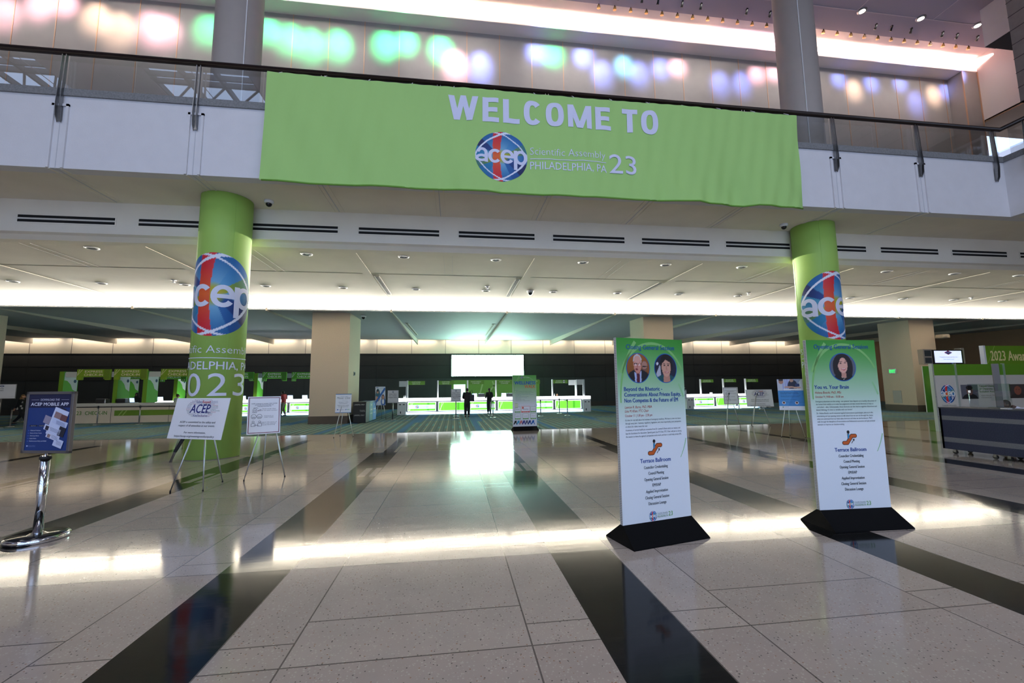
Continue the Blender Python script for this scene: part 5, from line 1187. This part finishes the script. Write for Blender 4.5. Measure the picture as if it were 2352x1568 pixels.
# recycling bins by the pillar
def binu(x0, x1, col, txt, label, y0=24.95, side=None):
    t = thing('waste_bin', ((x0+x1)/2, y0, 0), 0, label, 'bin', 'waste bins by the beige pillar'); hw = (x1-x0)/2
    m_ = mat('bin_'+label[:8], col, .5); b = MB(); b.box(-hw, hw, 0, 1.0, .02, 1.06, m_, .015); b.build('body', t)
    b = MB(); b.box(-hw-.01, hw+.01, -.02, 1.02, 1.06, 1.14, mat('bin_lid_'+label[:8], tuple(int(v*.8) for v in col), .5), .015); b.build('lid', t)
    b = MB(); f = lambda x, z: (x, -.004, z); wc = (206, 206, 206)
    b.text(txt, 0, .97, .06, wc, f, w=hw*1.6); b.text(txt, 0, .40, .06, wc, f, w=hw*1.6); b.text('Pennsylvania', .02, .68, .035, wc, f, w=hw*.8, al='L'); b.text('Convention Center', .02, .62, .035, wc, f, w=hw*.85, al='L')
    if side: 
        g = lambda q, z: (hw+.004, q, z); b.text(side, .5, .62, .09, wc, g, w=.7); b.text(side, .5, .42, .06, wc, g, w=.7); b.text('ONLY', .5, .9, .06, wc, g, w=.4)
    b.build('lettering', t)
x0 = at(811, 940, 24.4).x; x1 = at(840.5, 940, 24.4).x
binu(x0, x1, (14, 14, 14), 'LANDFILL ONLY', 'black landfill bin right of the beige pillar', 24.4)
binu(x0+.02, x1, (60, 120, 140), 'CANS', 'teal recycling bin behind the black landfill bin', 25.45, 'CANS')
binu(x0+.04, x1+.0, (50, 120, 200), 'PAPER', 'blue recycling bin behind the teal one', 26.5, 'PAPER')
b = MB(); b.box(-.03, 0, -.14, .14, -.12, .12, mat('wall_box', (130, 130, 130), .5)); b.box(0, .02, -.1, .1, -.08, .08, seam); tag(b.build('wall_device', None, (-5.67, 25.6, 2.72)), 'small grey control box on the side of the beige pillar', 'device')

# right pillar fittings
t = thing('exit_sign', at(2064, 852, 25.6), 0, 'small green lit exit sign on the right pillar', 'sign'); t.location.x = 29.76
b = MB(); b.box(-.06, 0, -.24, .24, -.16, .16, white, .01); b.build('housing', t)
b = MB(); b.text('EXIT', 0, -.11, .2, (30, 190, 84), lambda x, z: (-.066, -x, z), w=.40, bold=.03, ink=GLOW); b.build('lettering', t)
b = MB(); b.box(-.03, 0, -.28, .28, -.42, .42, mat('panel_door', (170, 166, 160), .6), .01); tag(b.build('access_panel', None, (29.79, 25.5, .95)), 'small pale access panel low on the right pillar', 'panel')

# ------------------------------------------------------------------ right side: award wall, TV, desk
YP = 14.28; X = lambda px, py=900: at(px, py, YP).x
t = thing('award_wall', (18.3, YP, 0), 0, 'white and green award display wall behind the dark blue desk', 'partition')
ox = 18.3; fr = mat('display_frame', (196, 206, 200), .4, .6); seams = [18.34, 19.37, 21.62, 23.9]
for i_ in range(3):
    x0, x1 = seams[i_]-ox, seams[i_+1]-ox
    b = MB(); f = lambda x, z: (x, -.002, z)
    b.box(x0+.02, x1-.01, 0, .04, .02, 2.55, mat('display_white', (206, 200, 188), .7)); b.rect(x0+.02, 2.12, x1-.01, 2.55, (96, 150, 28), f); b.rect(x0+.02, .02, x1-.01, .46, (96, 150, 28), f)
    f3 = lambda x, z: (x, -.005, z); f4 = lambda x, z: (x, -.008, z)
    if i_ == 0:
        xm = .62; logo(b, xm, 1.40, .64, .72, f3, 64, False); b.glyphs('acep', xm, 1.31, .2, (236, 238, 236), f4, .63, gap=-.04)
        b.text('Scientific Assembly', xm, .93, .07, (140, 140, 130), f3, w=.64); b.rect(xm-.32, .90, xm+.32, .907, (120, 120, 110), f3); b.text('PHILADELPHIA, PA', xm, .79, .07, (96, 120, 50), f3, w=.66); b.text('2 0 2 3', xm, .60, .13, (96, 120, 50), f3, w=.6)
    else:
        xs = x0+.16
        fn = pic([('e', .5, -.05, .48, .42, (28, 28, 34)), ('e', .5, .55, .19, .30, (130, 92, 78)), ('e', .5, .78, .2, .16, (30, 26, 26)), ('e', .43, .6, .04, .02, (20, 16, 16)), ('e', .58, .6, .04, .02, (20, 16, 16)), ('e', .5, .42, .08, .03, (206, 190, 180))], (104, 104, 112)) if i_ == 1 else pic([('e', .5, -.05, .48, .42, (60, 50, 46)), ('e', .5, .55, .22, .32, (150, 86, 66)), ('e', .42, .62, .04, .02, (30, 20, 20)), ('e', .58, .62, .04, .02, (30, 20, 20))], (70, 62, 60))
        b.paint(xs, 1.2, xs+.78, 1.75, 48, 36, fn, f3)
        for k, s_ in enumerate(('Council Champion', 'of Diversity &', 'Inclusion Award') if i_ == 1 else ('Disaster Medical', 'Sciences Award')): b.text(s_, xs+.86, 1.66-.11*k, .07, (80, 128, 40), f3, w=.052*len(s_), al='L', bold=.03)
        for k, s_ in enumerate(('Adam Gibson, MD, FACEP', 'Connecticut') if i_ == 1 else ('Mark S. Hill, MD,', 'PhD, FACEP')): b.text(s_, xs+.9, 1.30-.08*k, .05, (100, 96, 90), f3, w=.042*len(s_), al='L')
        b.text('Council Award', xs+.7, .72, .07, (80, 128, 40), f3, w=.6, al='L', bold=.03)
    b.build('display_panel', t)
for x, w_ in ((0, .07), (1.06, .02), (3.31, .02)):
    b = MB(); b.box(x-w_/2, x+w_/2, -.06, .06, 0, 2.57, fr)
    if x == 0:
        for z in (.55, 1.3, 2.1): b.tube([(0, -.062, z), (0, -.058, z)], .012, black, 8)
    b.build('frame_post', t)
t = thing('award_header', (21.0, 14.9, 0), 0, 'green header board reading 2023 Award above the display wall', 'sign')
a, c = at(2250, 794, 14.9), at(2352, 834, 14.9)
b = MB(); b.box(0, .09, -.05, .1, 0, a.z+.01, white); b.build('edge_post', t); t.location.x = a.x+.1
b = MB(); b.box(.09, 4.2, -.05, .1, c.z-.1, a.z, mat('header_green', (104, 148, 24), .6)); b.box(4.1, 4.2, -.05, .1, 0, c.z, white); b.build('header_panel', t)
b = MB(); f = lambda x, z: (x, -.056, z); zc_ = at(2300, 828, 14.9).z; b.text('2023 Award Winners', at(2271, 815, 14.9).x-t.location.x, zc_, .40, (240, 226, 160), f, w=3.35, al='L', bold=.02); b.stroke([(.12, c.z), (.55, a.z)], .03, (150, 180, 80), f); b.stroke([(.35, c.z), (.25, a.z)], .02, (130, 166, 60), f); b.build('lettering', t)
t = thing('television', (0, 0, 0), 0, 'wall TV with a bright white display and grey side speakers above the display wall', 'television')
a, c = at(2138, 803, 15.6), at(2211, 836, 15.6); t.location = ((a.x+c.x)/2, 15.6, 0); hw = (c.x-a.x)/2; z0, z1 = c.z, a.z
b = MB(); b.box(-hw, hw, -.06, .04, z0, z1, mat('tv_bezel', (14, 14, 14), .3), .01); b.build('bezel', t)
b = MB(); b.quad([(-hw+.06, -.065, z0+.06), (hw-.09, -.065, z0+.06), (hw-.09, -.065, z1-.05), (-hw+.06, -.065, z1-.05)], mat('tv_screen', (230, 236, 255), .3, emit=(216, 226, 255), es=.85)); b.build('display', t)
b = MB(); f, g = (lambda x, z: (x, -.07, z)), (lambda x, z: (x, -.074, z)); m_ = (z0+z1)/2
b.poly([(-.2, m_+.18), (0, m_+.27), (.2, m_+.18), (0, m_+.09)], (190, 30, 60), f); b.disc(0, m_+.18, .14, .05, (40, 60, 170), g); b.text('CLOROX', 0, m_+.16, .04, (236, 236, 250), lambda x, z: (x, -.078, z), w=.22, bold=.03)
b.text('Trusted protection for the', 0, m_-.03, .05, (70, 110, 190), f, w=.9); b.text('live experience.', 0, m_-.12, .05, (80, 180, 220), f, w=.52); b.rect(.1, m_-.33, .2, m_-.25, (50, 80, 150), f); b.text('Learn more', -.05, m_-.31, .03, (90, 110, 170), f, w=.22); b.build('picture', t)
b = MB(); b.box(-hw-.42, -hw-.0, -.02, .2, z0, z1+.02, mat('speaker_box', (150, 138, 124), .7)); b.box(-hw-.36, -hw-.04, -.03, -.02, z0+.05, m_-.03, mat('speaker_mesh', (50, 52, 54), .8)); b.box(-hw-.36, -hw-.04, -.03, -.02, m_+.03, z1-.03, MAT['speaker_mesh']); b.build('speaker', t)
b = MB(); b.box(hw, hw+.16, 0, .25, z0+.03, z1+.08, MAT['speaker_box']); b.box(-hw-.3, hw+.1, .2, .28, z0, z1, MAT['speaker_box']); b.box(-.08, .08, .05, .2, 0, z0+.1, steel); b.box(-.4, .4, -.1, .45, 0, .04, steel); b.build('mount_stand', t)
p = at(2161, 777, 24.0)
b = MB(); b.box(-.2, .35, -.5, 0, 0, .25, MAT['speaker_box'], .05); b.tube([(.1, 0, .1), (.3, .4, .1)], .05, steel, 8); o = b.build('wall_projector', None, (p.x, 24.2, p.z)); tag(o, 'small pale projector fixed high beside the right pillar', 'projector')
t = thing('green_poster_wall', (29.6, 23.6, 0), 0, 'tall green information board standing in front of the right pillar edge', 'sign')
b = MB(); b.box(.0, 2.3, 0, .05, 0, 2.92, white); b.build('panel', t)
def pg(u, v):
    r = math.hypot((u-.55)*1.2, (v-.62)*1.6); t_ = max(0, min(1, r*1.5)); return tuple(a_*(1-t_)+c_*t_ for a_, c_ in zip((196, 206, 120), (60, 132, 30)))
b = MB(); f = lambda x, z: (x, -.01, z); b.paint(0, .02, 2.3, 2.92, 20, 24, pg, f)
for k in range(14): b.text('Conference schedule', .6, 2.5-.15*k, .06, (70, 90, 40), lambda x, z: (x, -.02, z), w=.9, al='L')
b.build('printed_graphics', t)

# dark blue wheeled desk
DX, DY = 12.72, 9.86
t = thing('rolling_desk', (DX, DY, 0), 0, 'dark blue carpeted rolling desk with two grey stripes at the right edge', 'desk')
blu = mat('navy_carpet_cloth', (54, 58, 76), .95, var=.3, vscale=60, bump=.3, bscale=200, spec=.1); gry = mat('grey_carpet_stripe', (112, 112, 118), .95, var=.2, vscale=60, bump=.3, bscale=200, spec=.1)
b = MB(); zs = [(.12, .30, blu), (.30, .42, gry), (.42, .86, blu), (.86, .97, gry), (.97, 1.18, blu)]
for a_, c_, m_ in zs: b.box(0, .05, -3.2, 0, a_, c_, m_); b.box(0, .7, -.05, .0, a_, c_, m_)
b.build('front_panel', t)
b = MB(); b.box(-.01, .75, -3.2, .01, 1.16, 1.185, mat('desk_top_edge', (44, 48, 62), .6)); b.build('desktop', t)
b = MB(); b.box(.06, .72, -3.15, -.06, .12, .16, mat('desk_board', (150, 130, 96), .7)); b.build('floor_board', t)
for x, y in ((.08, -.22), (.62, -.15), (.08, -1.05), (.08, -1.32), (.55, -1.2), (.08, -2.4)):
    b = MB(); b.tube([(-.02, 0, .05), (.02, 0, .05)], .05, rubber, 14); b.box(-.03, .03, -.03, .03, .05, .12, steel); o = b.build('caster', t); o.location = (x, y, 0)
t = thing('sneeze_guard', (13.0, 9.5, 1.185), 0, 'clear acrylic shield with a grey edge post on the dark blue desk', 'shield')
for x, y in ((.0, -1.0), (.0, -2.2)):
    b = MB(); b.box(x-.004, x+.004, y, y+.85, .02, .60, glass); b.build('pane', t)
    b = MB(); b.box(x-.06, x+.06, y+.05, y+.2, 0, .02, white); b.build('foot', t)
p = at(2296, 835, 8.9)
t = thing('desk_post', (p.x+.0, 9.0, 1.186), 0, 'flat translucent grey upright beside the bowed person at the desk', 'post')
b = MB(); b.box(-.10, .10, -.01, .01, 0, at(2296, 835, 9.0).z-1.186, mat('grey_acrylic', (120, 118, 116), .3)); b.build('upright', t)
b = MB(); b.box(-.15, .15, -.15, .15, 0, .02, steel); b.build('foot_plate', t)

# ------------------------------------------------------------------ people
def skinmesh(name, nodes, edges, radii, m, parent, sub=1, smooth=True):
    me = bpy.data.meshes.new('t'); me.from_pydata([Vector(n_) for n_ in nodes], edges, [])
    o = bpy.data.objects.new(name, me); COL.objects.link(o)
    md = o.modifiers.new('s', 'SKIN'); md.use_smooth_shade = True
    sv = me.skin_vertices[0].data
    for i_, r in enumerate(radii):
        rr = r if isinstance(r, tuple) else (r, r); sv[i_].radius = rr
    sv[0].use_root = True
    o.modifiers.new('u', 'SUBSURF').levels = sub
    bpy.context.view_layer.update()
    dg = bpy.context.evaluated_depsgraph_get(); nm = bpy.data.meshes.new_from_object(o.evaluated_get(dg))
    bpy.data.objects.remove(o, do_unlink=True); nm.materials.clear(); nm.materials.append(m)
    for p_ in nm.polygons: p_.use_smooth = True
    o = bpy.data.objects.new(name, nm); COL.objects.link(o); o.parent = parent; return o
def person(loc, rz, label, H=1.8, arms=None, legs=None, skinm=skin, top=None, pants=None, hair=hairk, long=False, bun=False, shoes=None, seated=False, bow=0.0, lean=0.0, headwrap=None, bare_arm=False, upper=False):
    s = H/1.8; t = thing('person', loc, rz, label, 'person')
    V = lambda x, y, z: Vector((x, y, z))*s
    pel = V(0, 0, .95); hip = [V(-.09, 0, .92), V(.09, 0, .92)]; sh = [V(-.19, -lean*.5, 1.46), V(.19, -lean*.5, 1.46)]; nk = V(0, -lean*.5, 1.50); hd0 = V(0, -.01-lean*.6-bow*.06, 1.60-bow*.03); hd1 = V(0, -.02-lean*.7-bow*.14, 1.70-bow*.08)
    legs = legs or [((-.10, -.02, .50), (-.10, .02, .08)), ((.10, -.02, .50), (.10, .02, .08))]
    arms = arms or [((-.27, .03, 1.18), (-.27, -.04, .94)), ((.27, .03, 1.18), (.27, -.04, .94))]
    N = [pel, V(0, -lean*.2, 1.15), V(0, -lean*.4, 1.34), nk, hd0]; R = [(.13*s, .10*s), (.12*s, .09*s), (.14*s, .10*s), (.055*s, .055*s), (.06*s, .06*s)]; E = [(0, 1), (1, 2), (2, 3), (3, 4)]
    feet = []
    for k, ((kx, ky, kz), (ax, ay, az)) in enumerate(legs):
        i_ = len(N); N += [hip[k], V(kx, ky, kz), V(ax, ay, az), V(ax, ay-.14, az-.05)]; R += [.085*s, .058*s, .038*s, .03*s]; E += [(0, i_), (i_, i_+1), (i_+1, i_+2), (i_+2, i_+3)]; feet.append((V(ax, ay, az)))
    hands = []
    for k, (e_, h_) in enumerate(arms):
        i_ = len(N); N += [sh[k], V(*e_), V(*h_)]; R += [.06*s, .04*s, .026*s]; E += [(2, i_), (i_, i_+1), (i_+1, i_+2)]
        e_, h_ = V(*e_), V(*h_); d = (h_-e_).normalized(); side = d.cross(Vector((1, 0, 0))).normalized() if abs(d.x) < .9 else Vector((0, 1, 0)); pl = h_+d*.06*s; N += [pl]; R += [.030*s]; E += [(i_+2, i_+3)]; pi_ = i_+3
        for q, (o_, ln) in enumerate(((-.030, .075), (-.010, .088), (.010, .082), (.028, .062))):
            j = len(N); b0 = pl+side*o_*s+d*.02*s; N += [b0, b0+d*ln*.5*s+Vector((0, 0, 0)), b0+d*ln*s+Vector((0, -.02*s, 0))]; R += [.010*s, .009*s, .008*s]; E += [(pi_, j), (j, j+1), (j+1, j+2)]
        j = len(N); N += [pl-side*.035*s-d*.03*s, pl-side*.06*s+d*.02*s]; R += [.011*s, .009*s]; E += [(pi_, j), (j, j+1)]
    skinmesh('body', N, E, R, skinm, t)
    # head with face
    b = MB(); b.ball(hd1, .078*s, .095*s, .118*s, skinm, 18); b.ball(hd1+V(0, -.09, -.045), .045*s, .03*s, .045*s, skinm, 10)
    b.ball(hd1+V(0, -.105, -.01), .014*s, .022*s, .022*s, skinm, 8)
    for q in (-1, 1):
        b.ball(hd1+V(q*.078, .0, -.01), .012*s, .02*s, .03*s, skinm, 8); b.ball(hd1+V(q*.03, -.088, .015), .013*s, .008*s, .008*s, mat('eye_dark', (30, 22, 20), .2), 8)
    b.ball(hd1+V(0, -.112, -.055), .022*s, .006*s, .006*s, mat('lips', (140, 70, 66), .5), 8)
    h_ = b.build('head', t)
    b = MB()
    if headwrap:
        b.ball(hd1+V(0, .015, .01), .105*s, .115*s, .14*s, headwrap, 18); b.ball(hd1+V(0, .02, -.16), .14*s, .11*s, .12*s, headwrap, 16); b.build('headscarf', t)
        b = MB(); b.ball(hd1+V(0, -.10, -.0), .05*s, .03*s, .065*s, skinm, 12); b.build('face', t)
    else:
        b.ball(hd1+V(0, .02, .022), .088*s, .098*s, .112*s, hair, 18)
        if long: b.tube([hd1+V(0, .05, .0), hd1+V(0, .085, -.15), hd1+V(0, .09, -.32), hd1+V(0, .085, -.42)], [.08*s, .095*s, .085*s, .03*s], hair, 16, sx=.6)
        if bun: b.ball(hd1+V(0, .07, .11), .045*s, .045*s, .04*s, hair, 12)
        b.build('hair', t)
    # clothing shells
    if top:
        N = [V(0, 0, .80), V(0, 0, .94), V(0, -lean*.4, 1.36), V(0, -lean*.2, 1.13), V(0, -lean*.5, 1.48), V(0, -lean*.55, 1.56)]; R = [(.215*s, .155*s), (.205*s, .15*s), (.235*s, .155*s), (.195*s, .14*s), (.12*s, .10*s), (.07*s, .07*s)]; E = [(0, 1), (1, 3), (3, 2), (2, 4), (4, 5)]
        for k, (e_, hh) in enumerate(arms):
            i_ = len(N); e_, hh = V(*e_), V(*hh); w_ = e_.lerp(hh, .12 if bare_arm else .92); N += [sh[k], e_, w_]; R += [.10*s, .072*s, .055*s]; E += [(2, i_), (i_, i_+1), (i_+1, i_+2)]
        skinmesh('jacket', N, E, R, top, t)
    if pants and not upper:
        N = [V(0, 0, .93), V(0, 0, 1.06)]; R = [(.20*s, .145*s), (.17*s, .13*s)]; E = [(0, 1)]
        for k, ((kx, ky, kz), (ax, ay, az)) in enumerate(legs):
            i_ = len(N); N += [hip[k]*1.0-V(0, 0, .06), V(kx, ky, kz), V(ax, ay, az+.02)]; R += [.125*s, .098*s, .078*s]; E += [(0, i_), (i_, i_+1), (i_+1, i_+2)]
        skinmesh('trousers', N, E, R, pants, t)
    if not upper:
        for p_ in feet:
            b = MB(); sm = shoes or rubber; b.tube([p_+V(0, .07, -.045), p_+V(0, .0, -.03), p_+V(0, -.10, -.05), p_+V(0, -.19, -.058)], [.035*s, .05*s, .045*s, .022*s], sm, 12); b.build('shoe', t)
    return t
suit = mat('black_suit', (16, 17, 20), .8); blk = mat('black_clothes', (18, 20, 24), .85)
a_f = [((-.25, -.10, 1.16), (-.16, -.30, 1.12)), ((.25, -.10, 1.16), (.20, -.32, 1.14))]
pm = person((.82, 27.75, 0), PI-.1, 'man in a black suit seen from behind carrying a dark bag on his shoulder', 1.86, a_f, None, skin, suit, suit, hairk, bow=.6)
b = MB(); b.box(-.15, .15, -.08, .1, 0, .42, mat('dark_bag', (16, 20, 34), .7), .04); b.tube([(-.08, .02, .42), (-.1, .0, .62), (.0, -.05, .72), (.08, .02, .42)], .014, black, 8); o = b.build('shoulder_bag', None, (.82+.30, 27.62, 1.0)); tag(o, 'dark shoulder bag hanging on the man in the black suit', 'bag')
p = fl(1124, 950); person((p.x, p.y, 0), PI, 'woman in black with long brown hair seen from behind at the long counter', 1.80, [((-.24, -.08, 1.18), (-.14, -.28, 1.14)), ((.25, -.06, 1.18), (.22, -.26, 1.12))], [((-.08, -.02, .50), (-.06, .04, .08)), ((.09, -.02, .50), (.09, .0, .08))], skin, blk, blk, hairb, long=True)
p = fl(650, 955); person((p.x, p.y, 0), -PI/2-.2, 'man in a red shirt and light trousers behind the maroon bordered sign', 1.82, [((-.24, -.08, 1.2), (-.12, -.30, 1.2)), ((.24, -.08, 1.2), (.12, -.30, 1.2))], [((-.10, -.06, .50), (-.10, .10, .08)), ((.10, -.08, .50), (.10, -.1, .08))], skind, mat('red_shirt', (170, 50, 56), .8), mat('khaki_trousers', (124, 116, 100), .85), hairk, shoes=mat('tan_shoes', (120, 110, 96), .7), bow=.5)
p = fl(46, 975.5); pw = person((p.x, p.y, 0), PI/2+.1, 'woman with fair hair in a black and white patterned jacket walking right', 1.72, [((-.24, .06, 1.18), (-.22, .18, .98)), ((.24, -.10, 1.18), (.22, -.26, 1.04))], [((-.09, -.20, .52), (-.09, -.36, .12)), ((.09, .10, .52), (.09, .42, .14))], skin, blk, blk, hairg, long=True)
b = MB()
for k, (x, z) in enumerate(((-.1, 1.30), (.08, 1.22), (-.06, 1.08), (.12, 1.02), (0, 1.40), (.1, .92), (-.12, .95))):
    for s_ in (-1, 1): b.box(s_*.165-.01, s_*.165+.01, x-.045, x+.045, z-.05, z+.05, mat('white_patch', (200, 196, 186), .8), .008)
b.build('jacket_pattern', pw)
person((at(315, 905, 30.6).x, 30.6, 0), .2, 'staff member in a dark headscarf behind the left check-in counter', 1.74, a_f, None, skind, blk, blk, headwrap=blk)
person((at(404, 905, 30.3).x, 30.4, 0), PI/2+.9, 'person with a hair bun and pale shirt behind the check-in counter', 1.66, a_f, None, skin, mat('pale_shirt', (206, 204, 196), .8), blk, hairb, bun=True, bow=.4)
person((at(1279, 905, 32.9).x, 32.9, -.38), .1, 'seated woman with dark hair behind the counter under the housing sign', 1.72, a_f, [((-.10, -.42, .90), (-.10, -.42, .48)), ((.10, -.42, .90), (.10, -.42, .48))], skin, blk, blk, hairk, long=True)
p = at(2322, 927, 9.3); seat = lambda dz: [((-.10, -.42, .50-dz), (-.10, -.42, .08-dz)), ((.10, -.42, .50-dz), (.10, -.42, .08-dz))]
person((p.x+.28, p.y, p.z-1.55), -PI/2-.2, 'person with dark hair and white shirt bowed over the dark blue desk', 1.72, a_f, seat((p.z-1.55)*1.05), skind, mat('white_shirt', (210, 214, 226), .8), blk, hairk, bow=1.3, lean=.25)
